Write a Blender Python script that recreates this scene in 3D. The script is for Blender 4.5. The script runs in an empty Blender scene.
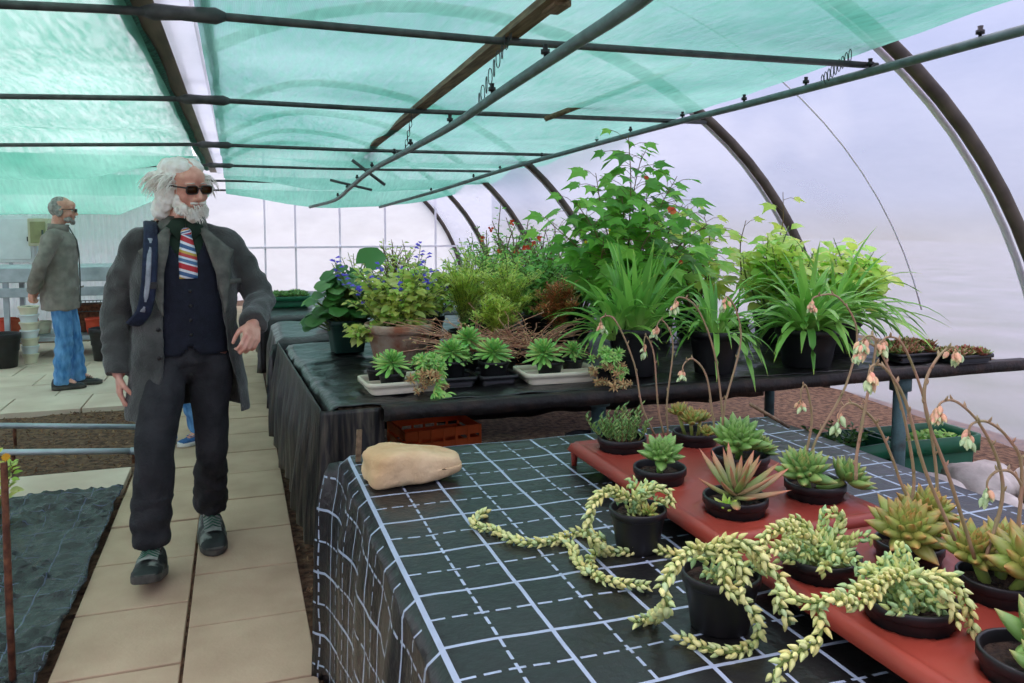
import bpy, math, random
from math import sin, cos, pi, radians, sqrt, atan2, tan
from mathutils import Vector as V, Matrix, noise as mnoise, Quaternion
SC = bpy.context.scene
COL = SC.collection
rnd = random.Random(7)

# ------------------------------------------------------------------ camera
CF, CP, CH = 800.0, radians(4.5), 1.5
CS = 117.5 - CF*tan(CP)
CA = math.atan(276/CF*cos(CP))
cam = bpy.data.cameras.new('camera')
cam_ob = bpy.data.objects.new('camera', cam)
COL.objects.link(cam_ob)
cam.sensor_fit = 'HORIZONTAL'; cam.sensor_width = 36.0
cam.lens = CF/1024*36.0
cam.shift_y = -CS/1024
cam.clip_start = .05; cam.clip_end = 400
cam_ob.location = (0, 0, CH)
cam_ob.rotation_euler = (pi/2 - CP, 0, -CA)
SC.camera = cam_ob
_F = V((sin(CA)*cos(CP), cos(CA)*cos(CP), -sin(CP)))
_R = V((cos(CA), -sin(CA), 0)); _U = _R.cross(_F)
def _ray(px, py): return _F + _R*((px-512)/CF) + _U*((341.5-CS-py)/CF)
def aty(px, py, y):
    r = _ray(px, py); return V((0, 0, CH)) + r*(y/r.y)
def atz(px, py, z):
    r = _ray(px, py); return V((0, 0, CH)) + r*((z-CH)/r.z)
def atx(px, py, x):
    r = _ray(px, py); return V((0, 0, CH)) + r*(x/r.x)

# ------------------------------------------------------------------ sky, sun, exposure
def srgb(c):
    o = []
    for v in c[:3]:
        v = v/255.0
        o.append(v/12.92 if v <= .04045 else ((v+.055)/1.055)**2.4)
    return (o[0], o[1], o[2], 1.0)
W = bpy.data.worlds.new('sky'); SC.world = W; W.use_nodes = True
def build_world():
    nt = W.node_tree; nt.nodes.clear()
    N = nt.nodes.new; L = nt.links.new
    out = N('ShaderNodeOutputWorld'); bg = N('ShaderNodeBackground')
    tc = N('ShaderNodeTexCoord')
    sep = N('ShaderNodeSeparateXYZ'); L(tc.outputs['Generated'], sep.inputs[0])
    ramp = N('ShaderNodeValToRGB')                       # overcast sky: brighter at the zenith
    cr = ramp.color_ramp
    cr.elements[0].position = 0.0; cr.elements[0].color = srgb((150, 142, 130))
    cr.elements[1].position = 1.0; cr.elements[1].color = (3.1, 2.6, 2.85, 1)
    e = cr.elements.new(.49); e.color = srgb((165, 158, 148))
    e = cr.elements.new(.515); e.color = (.34, .365, .47, 1)
    e = cr.elements.new(.66); e.color = (.24, .33, .59, 1)
    e = cr.elements.new(.82); e.color = (1.25, 1.08, 1.28, 1)
    ma = N('ShaderNodeMath'); ma.operation = 'MULTIPLY_ADD'; ma.inputs[1].default_value = .5; ma.inputs[2].default_value = .5
    L(sep.outputs['Z'], ma.inputs[0]); L(ma.outputs[0], ramp.inputs[0])
    no = N('ShaderNodeTexNoise'); no.inputs['Scale'].default_value = 3.2; no.inputs['Detail'].default_value = 5
    L(tc.outputs['Generated'], no.inputs['Vector'])
    r2 = N('ShaderNodeValToRGB'); r2.color_ramp.elements[0].position = .52; r2.color_ramp.elements[1].position = .72
    L(no.outputs[0], r2.inputs[0])
    mx = N('ShaderNodeMixRGB'); mx.blend_type = 'MIX'
    L(r2.outputs[0], mx.inputs[0]); L(ramp.outputs[0], mx.inputs[1]); mx.inputs[2].default_value = (.70, .68, .74, 1)
    L(mx.outputs[0], bg.inputs[0]); bg.inputs[1].default_value = 1.0
    L(bg.outputs[0], out.inputs[0])
build_world()
sun = bpy.data.lights.new('sun', 'SUN'); sun.energy = 1.5; sun.angle = radians(75); sun.color = (1, .88, .88)
sun_ob = bpy.data.objects.new('sun', sun); COL.objects.link(sun_ob)
sun_ob.rotation_euler = (radians(-24), radians(14), 0)
SC.view_settings.view_transform = 'Standard'; SC.view_settings.look = 'None'
SC.view_settings.exposure = 0.56; SC.view_settings.gamma = 1.0
SC.view_settings.use_curve_mapping = False
SC.cycles.max_bounces = 10; SC.cycles.transparent_max_bounces = 24
SC.cycles.diffuse_bounces = 5; SC.cycles.transmission_bounces = 6
SC.cycles.use_denoising = True
SC.cycles.sample_clamp_indirect = 6

# ------------------------------------------------------------------ tagging
def tag(o, label=None, cat=None, group=None, kind=None):
    if label: o['label'] = label
    if cat: o['category'] = cat
    if group: o['group'] = group
    if kind: o['kind'] = kind
    return o
def thing(name, label, cat, loc=(0, 0, 0), rz=0, group=None):
    o = bpy.data.objects.new(name, None); COL.objects.link(o)
    o.empty_display_size = .1; o.location = loc; o.rotation_euler = (0, 0, rz)
    return tag(o, label, cat, group)
def dup(o, parent=None, **kw):
    c = o.copy(); COL.objects.link(c)
    if parent is not None: c.parent = parent
    for ch in list(o.children): dup(ch, c)
    for k, v in kw.items():
        if k in ('loc',): c.location = v
        elif k == 'rz': c.rotation_euler = (0, 0, v)
        elif k == 'sc': c.scale = (v, v, v)
        elif k == 'label': c['label'] = v
        elif k == 'group': c['group'] = v
    return c

# ------------------------------------------------------------------ mesh builder
class MB:
    def __init__(s): s.v = []; s.f = []; s.uv = []; s.mi = []; s.m = 0
    def vert(s, p, uv=(0, 0)): s.v.append((p[0], p[1], p[2])); s.uv.append(uv); return len(s.v)-1
    def face(s, *ix): s.f.append(ix); s.mi.append(s.m)
    def box(s, a, b, rot=None, org=None):
        n = len(s.v)
        for z in (a[2], b[2]):
            for x, y in ((a[0], a[1]), (b[0], a[1]), (b[0], b[1]), (a[0], b[1])):
                p = V((x, y, z))
                if rot is not None: p = rot @ (p - org) + org
                s.vert(p)
        for q in ((3, 2, 1, 0), (4, 5, 6, 7), (0, 1, 5, 4), (1, 2, 6, 5), (2, 3, 7, 6), (3, 0, 4, 7)): s.face(*[n+i for i in q])
        return s
    def grid(s, rows, closed=False, uvf=None):              # rows of points -> quads
        n0 = len(s.v); R = len(rows); C = len(rows[0])
        for i, r in enumerate(rows):
            for j, p in enumerate(r): s.vert(p, uvf(i, j) if uvf else (j/max(1, C-1), i/max(1, R-1)))
        for i in range(R-1):
            for j in range(C if closed else C-1):
                k = (j+1) % C
                s.face(n0+i*C+j, n0+i*C+k, n0+(i+1)*C+k, n0+(i+1)*C+j)
        return n0
    def tube(s, pts, rad, seg=8, cap=True, flat=1.0, up=None):
        pts = [V(p) for p in pts]; n = len(pts)
        if not hasattr(rad, '__len__'): rad = [rad]*n
        T = []
        for i in range(n):
            t = pts[min(i+1, n-1)] - pts[max(i-1, 0)]
            T.append(t.normalized() if t.length > 1e-9 else V((0, 0, 1)))
        u = up if up is not None else (V((0, 0, 1)) if abs(T[0].z) < .9 else V((1, 0, 0)))
        rows = []
        for i in range(n):
            u = (u - T[i]*u.dot(T[i]))
            if u.length < 1e-6: u = T[i].orthogonal()
            u.normalize(); w = T[i].cross(u)
            rows.append([pts[i] + (u*cos(2*pi*k/seg)*flat + w*sin(2*pi*k/seg))*rad[i] for k in range(seg)])
        n0 = s.grid(rows, closed=True, uvf=lambda i, j: (j/seg, i/max(1, n-1)))
        if cap:
            s.face(*[n0+k for k in range(seg)][::-1]); s.face(*[n0+(n-1)*seg+k for k in range(seg)])
        return s
    def lathe(s, prof, c=(0, 0, 0), seg=28, cap0=False, cap1=False, sq=0):
        rows = []
        for r, z in prof:
            row = []
            for k in range(seg):
                a = 2*pi*k/seg; rr = r
                if sq: rr = r/ (abs(cos(a))**sq + abs(sin(a))**sq)**(1/sq)
                row.append((c[0]+rr*cos(a), c[1]+rr*sin(a), c[2]+z))
            rows.append(row)
        n0 = s.grid(rows, closed=True)
        if cap0: s.face(*[n0+k for k in range(seg)][::-1])
        if cap1: s.face(*[n0+(len(prof)-1)*seg+k for k in range(seg)])
        return s
    def ell(s, c, r, seg=10, rings=7, rot=None):
        c = V(c); rows = []
        for i in range(rings+1):
            th = pi*i/rings; row = []
            for k in range(seg):
                a = 2*pi*k/seg
                p = V((r[0]*max(sin(th), 1e-4)*cos(a), r[1]*max(sin(th), 1e-4)*sin(a), -r[2]*cos(th)))
                if rot is not None: p = rot @ p
                row.append(c+p)
            rows.append(row)
        s.grid(rows, closed=True); return s
    def cap_(s, a, b, ra, rb, seg=14):                      # closed tapered capsule
        a = V(a); b = V(b); d = (b-a).normalized()
        pts = [a-d*ra*.98, a-d*ra*.8, a-d*ra*.4, a]; rr = [ra*.2, ra*.6, ra*.917, ra]
        for t in (.25, .5, .75): pts.append(a.lerp(b, t)); rr.append(ra+(rb-ra)*t)
        pts += [b, b+d*rb*.4, b+d*rb*.8, b+d*rb*.98]; rr += [rb, rb*.917, rb*.6, rb*.2]
        return s.tube(pts, rr, seg)
    def plump(s, base, d, up, L, w, th, seg=6, n=6, prof=None):  # fleshy leaf
        base = V(base); d = V(d).normalized(); up = V(up); up = up - d*up.dot(d)
        if up.length < 1e-5: up = d.orthogonal()
        up.normalize(); sd = d.cross(up); rows = []
        for i in range(n+1):
            t = i/n
            wv = prof(t) if prof else max(.03, (sin(pi*min(1, (t*.93+.10)**.9)))**.75)
            c = base + d*(L*t) + up*(th*.9*(t*t))
            rows.append([c + sd*(w*.5*wv*cos(2*pi*k/seg)) + up*(th*.5*wv*sin(2*pi*k/seg)) for k in range(seg)])
        s.grid(rows, closed=True, uvf=lambda i, j: (j/seg, i/n))
        return s
    def blade(s, base, d, up, L, w, n=5, droop=0.0, fold=.25, shape=None, tw=0.0):  # thin leaf with midrib fold
        p = V(base); d = V(d).normalized(); up = V(up); rows = []
        g = V((0, 0, -1))
        for i in range(n+1):
            t = i/n
            u = up - d*up.dot(d)
            if u.length < 1e-5: u = d.orthogonal()
            u.normalize(); sd = d.cross(u)
            if tw: q = Quaternion(d, tw*t); sd = q @ sd; u = q @ u
            wv = shape(t) if shape else max(.02, sin(pi*(t**.75)))
            h = w*.5*wv
            rows.append([p - sd*h + u*h*fold, p, p + sd*h + u*h*fold])
            p = p + d*(L/n)
            if droop: d = (d + g*(droop/n)).normalized()
        s.grid(rows, uvf=lambda i, j: (j/2, i/n))
        return s
    def palmate(s, base, d, up, L, lobes=5, droop=.25):      # lobed leaf (maple-like)
        base = V(base); d = V(d).normalized(); up = V(up); up = up - d*up.dot(d)
        if up.length < 1e-5: up = d.orthogonal()
        up.normalize(); sd = d.cross(up)
        n = lobes; pts = []
        sp = 2.15 if n == 5 else 1.5
        def P(a, r):
            q = d*(cos(a)*r) + sd*(sin(a)*r)
            return base + d*(L*.18) + q - up*(r*r/L*droop) + up*(abs(sin(a))*r*.12)
        ring = []
        ring.append(P(-sp-.55, L*.30))
        for k in range(n):
            a = -sp + 2*sp*k/(n-1)
            lr = L*(.85 - .42*abs(k-(n-1)/2)/((n-1)/2))
            ring += [P(a-.16, lr*.66), P(a, lr), P(a+.16, lr*.66)]
            if k < n-1: ring.append(P(a+sp/(n-1), L*.40))
        ring.append(P(sp+.55, L*.30))
        c = s.vert(base + d*(L*.05), (.5, 0)); ix = [s.vert(p, (.5, .8)) for p in ring]
        for i in range(len(ix)-1): s.face(c, ix[i], ix[i+1])
        return s
    def build(s, name, mats, parent=None, smooth=True, loc=None):
        me = bpy.data.meshes.new(name)
        me.from_pydata(s.v, [], s.f)
        if not isinstance(mats, (list, tuple)): mats = [mats]
        for m in mats: me.materials.append(m)
        if len(mats) > 1: me.polygons.foreach_set('material_index', s.mi)
        ul = me.uv_layers.new(name='UVMap')
        li = [0]*len(me.loops); me.loops.foreach_get('vertex_index', li)
        fl = []
        for i in li: fl.extend(s.uv[i])
        ul.data.foreach_set('uv', fl)
        if smooth: me.polygons.foreach_set('use_smooth', [True]*len(me.polygons))
        me.update()
        o = bpy.data.objects.new(name, me); COL.objects.link(o)
        if parent is not None: o.parent = parent
        if loc is not None: o.location = loc
        return o
def bevel(o, w=.004, seg=2, ang=40):
    m = o.modifiers.new('bevel', 'BEVEL'); m.width = w; m.segments = seg; m.limit_method = 'ANGLE'; m.angle_limit = radians(ang)
    for p in o.data.polygons: p.use_smooth = False
    return o
def solid(o, t, off=0):
    m = o.modifiers.new('solid', 'SOLIDIFY'); m.thickness = t; m.offset = off; return o
def bake_mods(o):                                            # replace the mesh by its evaluated shape
    dg = bpy.context.evaluated_depsgraph_get()
    me = bpy.data.meshes.new_from_object(o.evaluated_get(dg))
    o.modifiers.clear(); o.data = me
    return o
def fuse(o, voxel=.008, smooth=6, fac=.5):                   # overlapping closed shapes -> one continuous skin
    m = o.modifiers.new('r', 'REMESH'); m.mode = 'VOXEL'; m.voxel_size = voxel; m.use_smooth_shade = True
    if smooth:
        q = o.modifiers.new('s', 'SMOOTH'); q.iterations = smooth; q.factor = fac
    bake_mods(o)
    o.data.polygons.foreach_set('use_smooth', [True]*len(o.data.polygons))
    return o
def crease(o, fn):                                           # push vertices along their normals by fn(co, normal)
    me = o.data
    ns = [v.normal.copy() for v in me.vertices]
    for v, n in zip(me.vertices, ns): v.co = v.co + n*fn(v.co, n)
    me.update(); return o
def spline(P, n=8):                                          # Catmull-Rom through points
    P = [V(p) for p in P]; out = []
    Q = [P[0]*2-P[1]] + P + [P[-1]*2-P[-2]]
    for i in range(1, len(Q)-2):
        a, b, c, d = Q[i-1:i+3]
        for k in range(n):
            t = k/n
            out.append(.5*((2*b)+(c-a)*t+(2*a-5*b+4*c-d)*t*t+(3*b-a-3*c+d)*t**3))
    out.append(P[-1]); return out
def nz(x, y=0, z=0): return mnoise.noise(V((x, y, z)))

# ------------------------------------------------------------------ materials
_M = {}
def _new(name):
    m = bpy.data.materials.new(name); m.use_nodes = True; nt = m.node_tree
    nt.nodes.clear(); out = nt.nodes.new('ShaderNodeOutputMaterial')
    return m, nt, out
def mat(name, c, rough=.6, var=.2, scale=9, bump=0, bscale=50, spec=.4, metal=0, c2=None, det=4, lo=.35, hi=.65, sheen=0, aniso=None, coat=0, uvtex=False):
    if name in _M: return _M[name]
    m, nt, out = _new(name); N = nt.nodes.new; L = nt.links.new
    b = N('ShaderNodeBsdfPrincipled'); tc = N('ShaderNodeTexCoord'); src = tc.outputs['UV' if uvtex else 'Object']
    if aniso:
        mp = N('ShaderNodeMapping'); mp.inputs['Scale'].default_value = aniso; L(src, mp.inputs[0]); src = mp.outputs[0]
    n1 = N('ShaderNodeTexNoise'); n1.inputs['Scale'].default_value = scale; n1.inputs['Detail'].default_value = det
    L(src, n1.inputs['Vector'])
    r = N('ShaderNodeValToRGB'); e = r.color_ramp.elements; e[0].position = lo; e[1].position = hi
    base = srgb(c)
    if c2 is None:
        e[0].color = tuple(min(1, v*(1-var)) for v in base[:3])+(1,); e[1].color = tuple(min(1, v*(1+var)) for v in base[:3])+(1,)
    else: e[0].color = base; e[1].color = srgb(c2)
    L(n1.outputs[0], r.inputs[0]); L(r.outputs[0], b.inputs['Base Color'])
    b.inputs['Roughness'].default_value = rough; b.inputs['Metallic'].default_value = metal
    b.inputs['Specular IOR Level'].default_value = spec
    if sheen: b.inputs['Sheen Weight'].default_value = sheen
    if coat: b.inputs['Coat Weight'].default_value = coat; b.inputs['Coat Roughness'].default_value = .15
    if bump:
        n2 = N('ShaderNodeTexNoise'); n2.inputs['Scale'].default_value = bscale; n2.inputs['Detail'].default_value = 5
        L(src, n2.inputs['Vector'])
        bp = N('ShaderNodeBump'); bp.inputs['Strength'].default_value = bump; bp.inputs['Distance'].default_value = .02
        L(n2.outputs[0], bp.inputs['Height']); L(bp.outputs[0], b.inputs['Normal'])
    L(b.outputs[0], out.inputs[0]); _M[name] = m; return m
def leaf(name, cols, tip=None, tip0=.6, tip1=1.0, trans=.3, rough=.42, spec=.45, base=None):
    """leaf colours picked leaf by leaf; 'tip' tints the end of each leaf"""
    if name in _M: return _M[name]
    m, nt, out = _new(name); N = nt.nodes.new; L = nt.links.new
    g = N('ShaderNodeNewGeometry'); r = N('ShaderNodeValToRGB'); L(g.outputs['Random Per Island'], r.inputs[0])
    els = r.color_ramp.elements; k = len(cols)
    srgb = lambda c_: tuple(min(.82, v*(1.2 if trans < .2 else 1.85)) for v in globals()['srgb'](c_)[:3]) + (1,)
    els[0].position = 0; els[0].color = srgb(cols[0]); els[1].position = 1; els[1].color = srgb(cols[-1])
    for i in range(1, k-1): e = els.new(i/(k-1)); e.color = srgb(cols[i])
    c = r.outputs[0]
    uv = N('ShaderNodeUVMap'); sp = N('ShaderNodeSeparateXYZ'); L(uv.outputs[0], sp.inputs[0])
    if tip:
        mr = N('ShaderNodeMapRange'); mr.inputs[1].default_value = tip0; mr.inputs[2].default_value = tip1
        L(sp.outputs['Y'], mr.inputs[0]); mx = N('ShaderNodeMixRGB'); L(mr.outputs[0], mx.inputs[0]); L(c, mx.inputs[1])
        mx.inputs[2].default_value = srgb(tip); c = mx.outputs[0]
    if base:
        mr = N('ShaderNodeMapRange'); mr.inputs[1].default_value = .45; mr.inputs[2].default_value = .0
        L(sp.outputs['Y'], mr.inputs[0]); mx = N('ShaderNodeMixRGB'); L(mr.outputs[0], mx.inputs[0]); L(c, mx.inputs[1])
        mx.inputs[2].default_value = srgb(base); c = mx.outputs[0]
    b = N('ShaderNodeBsdfPrincipled'); L(c, b.inputs['Base Color']); b.inputs['Roughness'].default_value = rough
    b.inputs['Specular IOR Level'].default_value = spec
    if trans:
        t = N('ShaderNodeBsdfTranslucent'); L(c, t.inputs[0]); ms = N('ShaderNodeMixShader'); ms.inputs[0].default_value = trans
        L(b.outputs[0], ms.inputs[1]); L(t.outputs[0], ms.inputs[2]); L(ms.outputs[0], out.inputs[0])
    else: L(b.outputs[0], out.inputs[0])
    _M[name] = m; return m
# ------------------------------------------------------------------ materials of the place
def polythene(name, col, tr, tl_mix, band=0.0):
    m, nt, out = _new(name); N = nt.nodes.new; L = nt.links.new
    tc = N('ShaderNodeTexCoord'); n = N('ShaderNodeTexNoise'); n.inputs['Scale'].default_value = 1.1; n.inputs['Detail'].default_value = 6
    mp = N('ShaderNodeMapping'); mp.inputs['Scale'].default_value = (1, .6, 2.2); L(tc.outputs['Object'], mp.inputs[0]); L(mp.outputs[0], n.inputs['Vector'])
    t = N('ShaderNodeBsdfTransparent'); t.inputs[0].default_value = srgb((246, 247, 255))
    d = N('ShaderNodeBsdfTranslucent'); d.inputs[0].default_value = srgb(col)
    g = N('ShaderNodeBsdfPrincipled'); g.inputs['Base Color'].default_value = srgb(col); g.inputs['Roughness'].default_value = .32
    a = N('ShaderNodeMixShader'); a.inputs[0].default_value = tl_mix; L(g.outputs[0], a.inputs[1]); L(d.outputs[0], a.inputs[2])
    bp = N('ShaderNodeBump'); bp.inputs['Strength'].default_value = .25; bp.inputs['Distance'].default_value = .05; L(n.outputs[0], bp.inputs['Height']); L(bp.outputs[0], g.inputs['Normal'])
    r = N('ShaderNodeMapRange'); r.inputs[1].default_value = .3; r.inputs[2].default_value = .7; r.inputs[3].default_value = 1-tr-.12; r.inputs[4].default_value = 1-tr+.12
    L(n.outputs[0], r.inputs[0])
    x = N('ShaderNodeMixShader'); L(r.outputs[0], x.inputs[0]); L(t.outputs[0], x.inputs[1]); L(a.outputs[0], x.inputs[2]); L(x.outputs[0], out.inputs[0])
    return m
M_poly = polythene('clear_polythene', (184, 194, 208), .55, .72)
M_polyw = polythene('milky_polythene', (238, 244, 244), .18, .85)
def net_mat():
    m, nt, out = _new('green_shade_net'); N = nt.nodes.new; L = nt.links.new
    tc = N('ShaderNodeTexCoord')
    mp = N('ShaderNodeMapping'); mp.inputs['Scale'].default_value = (9, 1.3, 1); L(tc.outputs['Object'], mp.inputs[0])
    n = N('ShaderNodeTexNoise'); n.inputs['Scale'].default_value = 3.2; n.inputs['Detail'].default_value = 8; L(mp.outputs[0], n.inputs['Vector'])
    n2 = N('ShaderNodeTexNoise'); n2.inputs['Scale'].default_value = .9; n2.inputs['Detail'].default_value = 3; L(tc.outputs['Object'], n2.inputs['Vector'])
    w = N('ShaderNodeTexWave'); w.bands_direction = 'X'; w.inputs['Scale'].default_value = 42; w.inputs['Distortion'].default_value = 1.2; w.inputs['Detail'].default_value = 1; L(tc.outputs['Object'], w.inputs['Vector'])
    w2 = N('ShaderNodeTexWave'); w2.bands_direction = 'Y'; w2.inputs['Scale'].default_value = 26; w2.inputs['Distortion'].default_value = 1.0; L(tc.outputs['Object'], w2.inputs['Vector'])
    r = N('ShaderNodeValToRGB'); e = r.color_ramp.elements; e[0].position = .3; e[0].color = srgb((92, 172, 146)); e[1].position = .72; e[1].color = srgb((148, 210, 188))
    L(n2.outputs[0], r.inputs[0])
    d = N('ShaderNodeBsdfDiffuse'); t = N('ShaderNodeBsdfTranslucent'); L(r.outputs[0], d.inputs[0]); L(r.outputs[0], t.inputs[0])
    a = N('ShaderNodeMixShader'); a.inputs[0].default_value = .68; L(d.outputs[0], a.inputs[1]); L(t.outputs[0], a.inputs[2])
    tr = N('ShaderNodeBsdfTransparent')
    s1 = N('ShaderNodeMath'); s1.operation = 'MULTIPLY'; L(w.outputs[0], s1.inputs[0]); L(w2.outputs[0], s1.inputs[1])
    s2 = N('ShaderNodeMath'); s2.operation = 'MULTIPLY_ADD'; L(s1.outputs[0], s2.inputs[0]); s2.inputs[1].default_value = -.30; s2.inputs[2].default_value = .60
    s3 = N('ShaderNodeMath'); s3.operation = 'MULTIPLY_ADD'; L(n.outputs[0], s3.inputs[0]); s3.inputs[1].default_value = .62; L(s2.outputs[0], s3.inputs[2])
    s3.use_clamp = True
    x = N('ShaderNodeMixShader'); L(s3.outputs[0], x.inputs[0]); L(tr.outputs[0], x.inputs[1]); L(a.outputs[0], x.inputs[2]); L(x.outputs[0], out.inputs[0])
    return m
M_net = net_mat()
def cover_mat(name, solid_w, line, base, spacing, rough=.34, bump=.25):
    """woven black ground cover with a grid of pale lines, every second one dashed (UV in metres)"""
    m, nt, out = _new(name); N = nt.nodes.new; L = nt.links.new
    uv = N('ShaderNodeUVMap'); sp = N('ShaderNodeSeparateXYZ'); L(uv.outputs[0], sp.inputs[0])
    def mth(op, a, b=None, c=None):
        q = N('ShaderNodeMath'); q.operation = op
        for i, v in enumerate((a, b, c)):
            if v is None: continue
            if hasattr(v, 'links'): L(v, q.inputs[i])
            else: q.inputs[i].default_value = v
        return q.outputs[0]
    def lines(u, v, off, s):
        # thick solid line every 2*s, thin dashed one half way
        def near(o, w):
            t = mth('FRACT', mth('DIVIDE', mth('ADD', u, o), 2*s)); d = mth('ABSOLUTE', mth('SUBTRACT', t, .5))
            return mth('LESS_THAN', d, w/(2*s)*.5)
        a = near(off + s, solid_w)
        b = near(off, solid_w*.72)
        dash = mth('LESS_THAN', mth('FRACT', mth('DIVIDE', v, s*.42)), .7)
        return mth('MAXIMUM', a, mth('MULTIPLY', b, dash))
    ln = mth('MAXIMUM', lines(sp.outputs[0], sp.outputs[1], .0, spacing), lines(sp.outputs[1], sp.outputs[0], .03, spacing))
    no = N('ShaderNodeTexNoise'); no.inputs['Scale'].default_value = 14; no.inputs['Detail'].default_value = 4; L(uv.outputs[0], no.inputs['Vector'])
    fa = mth('MULTIPLY', ln, mth('MULTIPLY_ADD', no.outputs[0], .5, .62))
    n2 = N('ShaderNodeTexNoise'); n2.inputs['Scale'].default_value = 3; n2.inputs['Detail'].default_value = 6; L(uv.outputs[0], n2.inputs['Vector'])
    r = N('ShaderNodeValToRGB'); r.color_ramp.elements[0].position = .35; r.color_ramp.elements[1].position = .7
    r.color_ramp.elements[0].color = srgb(base); r.color_ramp.elements[1].color = srgb(tuple(v+16 for v in base)); L(n2.outputs[0], r.inputs[0])
    mx = N('ShaderNodeMixRGB'); L(fa, mx.inputs[0]); L(r.outputs[0], mx.inputs[1]); mx.inputs[2].default_value = srgb(line)
    b = N('ShaderNodeBsdfPrincipled'); L(mx.outputs[0], b.inputs['Base Color']); b.inputs['Roughness'].default_value = rough; b.inputs['Specular IOR Level'].default_value = .5
    wv = N('ShaderNodeTexNoise'); wv.inputs['Scale'].default_value = 22; wv.inputs['Detail'].default_value = 6; L(uv.outputs[0], wv.inputs['Vector'])
    bp = N('ShaderNodeBump'); bp.inputs['Strength'].default_value = bump; bp.inputs['Distance'].default_value = .02; L(wv.outputs[0], bp.inputs['Height']); L(bp.outputs[0], b.inputs['Normal'])
    L(b.outputs[0], out.inputs[0]); return m
M_cover = cover_mat('gridded_ground_cover', .0084, (168, 184, 204), (17, 17, 17), .104)
M_cover2 = cover_mat('creased_ground_cover', .005, (84, 94, 116), (25, 25, 26), .15, rough=.27, bump=1.0)
M_film = mat('black_plastic_film', (27, 26, 26), rough=.3, var=.3, scale=5, bump=.9, bscale=9, spec=.6)
M_skirt = mat('dusty_plastic_film', (20, 20, 20), rough=.42, scale=7, c2=(92, 84, 70), aniso=(7, 7, .5), lo=.45, hi=.85, bump=.3, bscale=14)
M_soil = mat('dark_soil', (66, 46, 34), rough=.95, scale=22, c2=(128, 98, 74), bump=.9, bscale=45)
M_potsoil = mat('potting_soil', (30, 23, 18), rough=.95, scale=60, c2=(74, 58, 44), bump=.9, bscale=130)
M_slab = mat('sandstone_paving', (172, 146, 120), rough=.8, scale=3.5, c2=(196, 170, 142), bump=.12, bscale=70, lo=.3, hi=.7)
M_pave = mat('pale_paving', (198, 176, 156), rough=.85, scale=2.5, c2=(216, 198, 178), bump=.1, bscale=60)
M_field = mat('dry_field', (132, 134, 132), rough=.95, scale=.8, c2=(112, 118, 104))
M_pipe = mat('grey_green_pipe', (92, 108, 106), rough=.5, scale=11, var=.25, bump=.05)
M_bar = mat('dark_steel_tube', (60, 66, 66), rough=.5, scale=14, c2=(84, 88, 86), metal=.2)
M_hoop = mat('brown_hoop_tube', (66, 60, 54), rough=.6, scale=6, c2=(92, 84, 74))
M_tape = mat('white_tape', (226, 226, 234), rough=.5, var=.06)
M_wood = mat('weathered_wood', (92, 76, 56), rough=.8, scale=5, c2=(140, 120, 92), aniso=(9, .8, 9), bump=.2)
M_gwhite = mat('white_gutter_metal', (226, 228, 236), rough=.4, var=.05, scale=4)
M_gbrown = mat('grey_brown_timber', (110, 102, 86), rough=.7, scale=4, c2=(134, 124, 104), aniso=(6, .5, 6))
M_black = mat('black_plastic', (24, 24, 25), rough=.42, var=.2, scale=20, spec=.5)
M_rust = mat('rusty_iron', (74, 40, 26), rough=.85, scale=30, c2=(120, 74, 50), bump=.4, bscale=70)
M_galv = mat('galvanised_steel', (150, 160, 166), rough=.42, metal=.4, scale=6, c2=(186, 194, 200))
M_corr = polythene('white_corrugated', (250, 250, 252), .06, .6)
M_angle = mat('rusted_black_angle', (26, 22, 20), rough=.6, scale=9, c2=(66, 46, 36), lo=.5, hi=.8, bump=.4, bscale=40)
M_chip = leaf('bark_chips', [(86, 58, 40), (132, 96, 66), (60, 42, 30), (158, 124, 92)], trans=0, rough=.9)

# ------------------------------------------------------------------ ground
def plane(name, x0, x1, y0, y1, z, m, kind='structure'):
    b = MB(); b.grid([[(x0, y0, z), (x1, y0, z)], [(x0, y1, z), (x1, y1, z)]])
    return tag(b.build(name, m, smooth=False), kind=kind)
plane('field', -60, 60, -20, 110, -.09, M_field)
b = MB(); NX, NY = 70, 90                                     # bare soil under and around everything
rows = []
for j in range(NY+1):
    y = .3 + 16.9*j/NY
    rows.append([(x, y, -.045 + .02*nz(x*2.3, y*2.3) + .012*nz(x*7, y*7, 4)) for x in [-5.2 + 10.5*i/NX for i in range(NX+1)]])
b.grid(rows); tag(b.build('floor', M_soil), kind='structure')
def slabs(name, rects, m, z=.0, t=.05, gap=.006):
    b = MB()
    for x0, x1, y0, y1 in rects:
        dz = rnd.uniform(-.003, .003)
        b.box((x0+gap, y0+gap, z-t), (x1-gap, y1-gap, z+dz))
    o = b.build(name, m, smooth=False); bevel(o, .004, 2); return tag(o, kind='structure')
R_ = []
for k in range(-3, 26):
    y = 3.113 + .476*k
    R_.append((-.212, .226, y, y+.476)); R_.append((-.629, -.212, y-.25, y-.25+.476))
slabs('path', R_, M_slab)
R_ = [(-.645-.62*(k+1), -.645-.62*k, 4.93, 5.36) for k in range(4)]
for r in range(7):
    R_ += [(-.635-.6*(k+1)-.3*(r % 2), -.635-.6*k-(.3*(r % 2) if k else 0), 7.22+.6*r, 7.82+.6*r) for k in range(7)]
slabs('pavement', R_, M_pave)
b = MB(); b.box((-.60, 1.5, -.05), (.2, 12, -.02)); tag(b.build('trim_1', M_soil, smooth=False), kind='structure')
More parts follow.
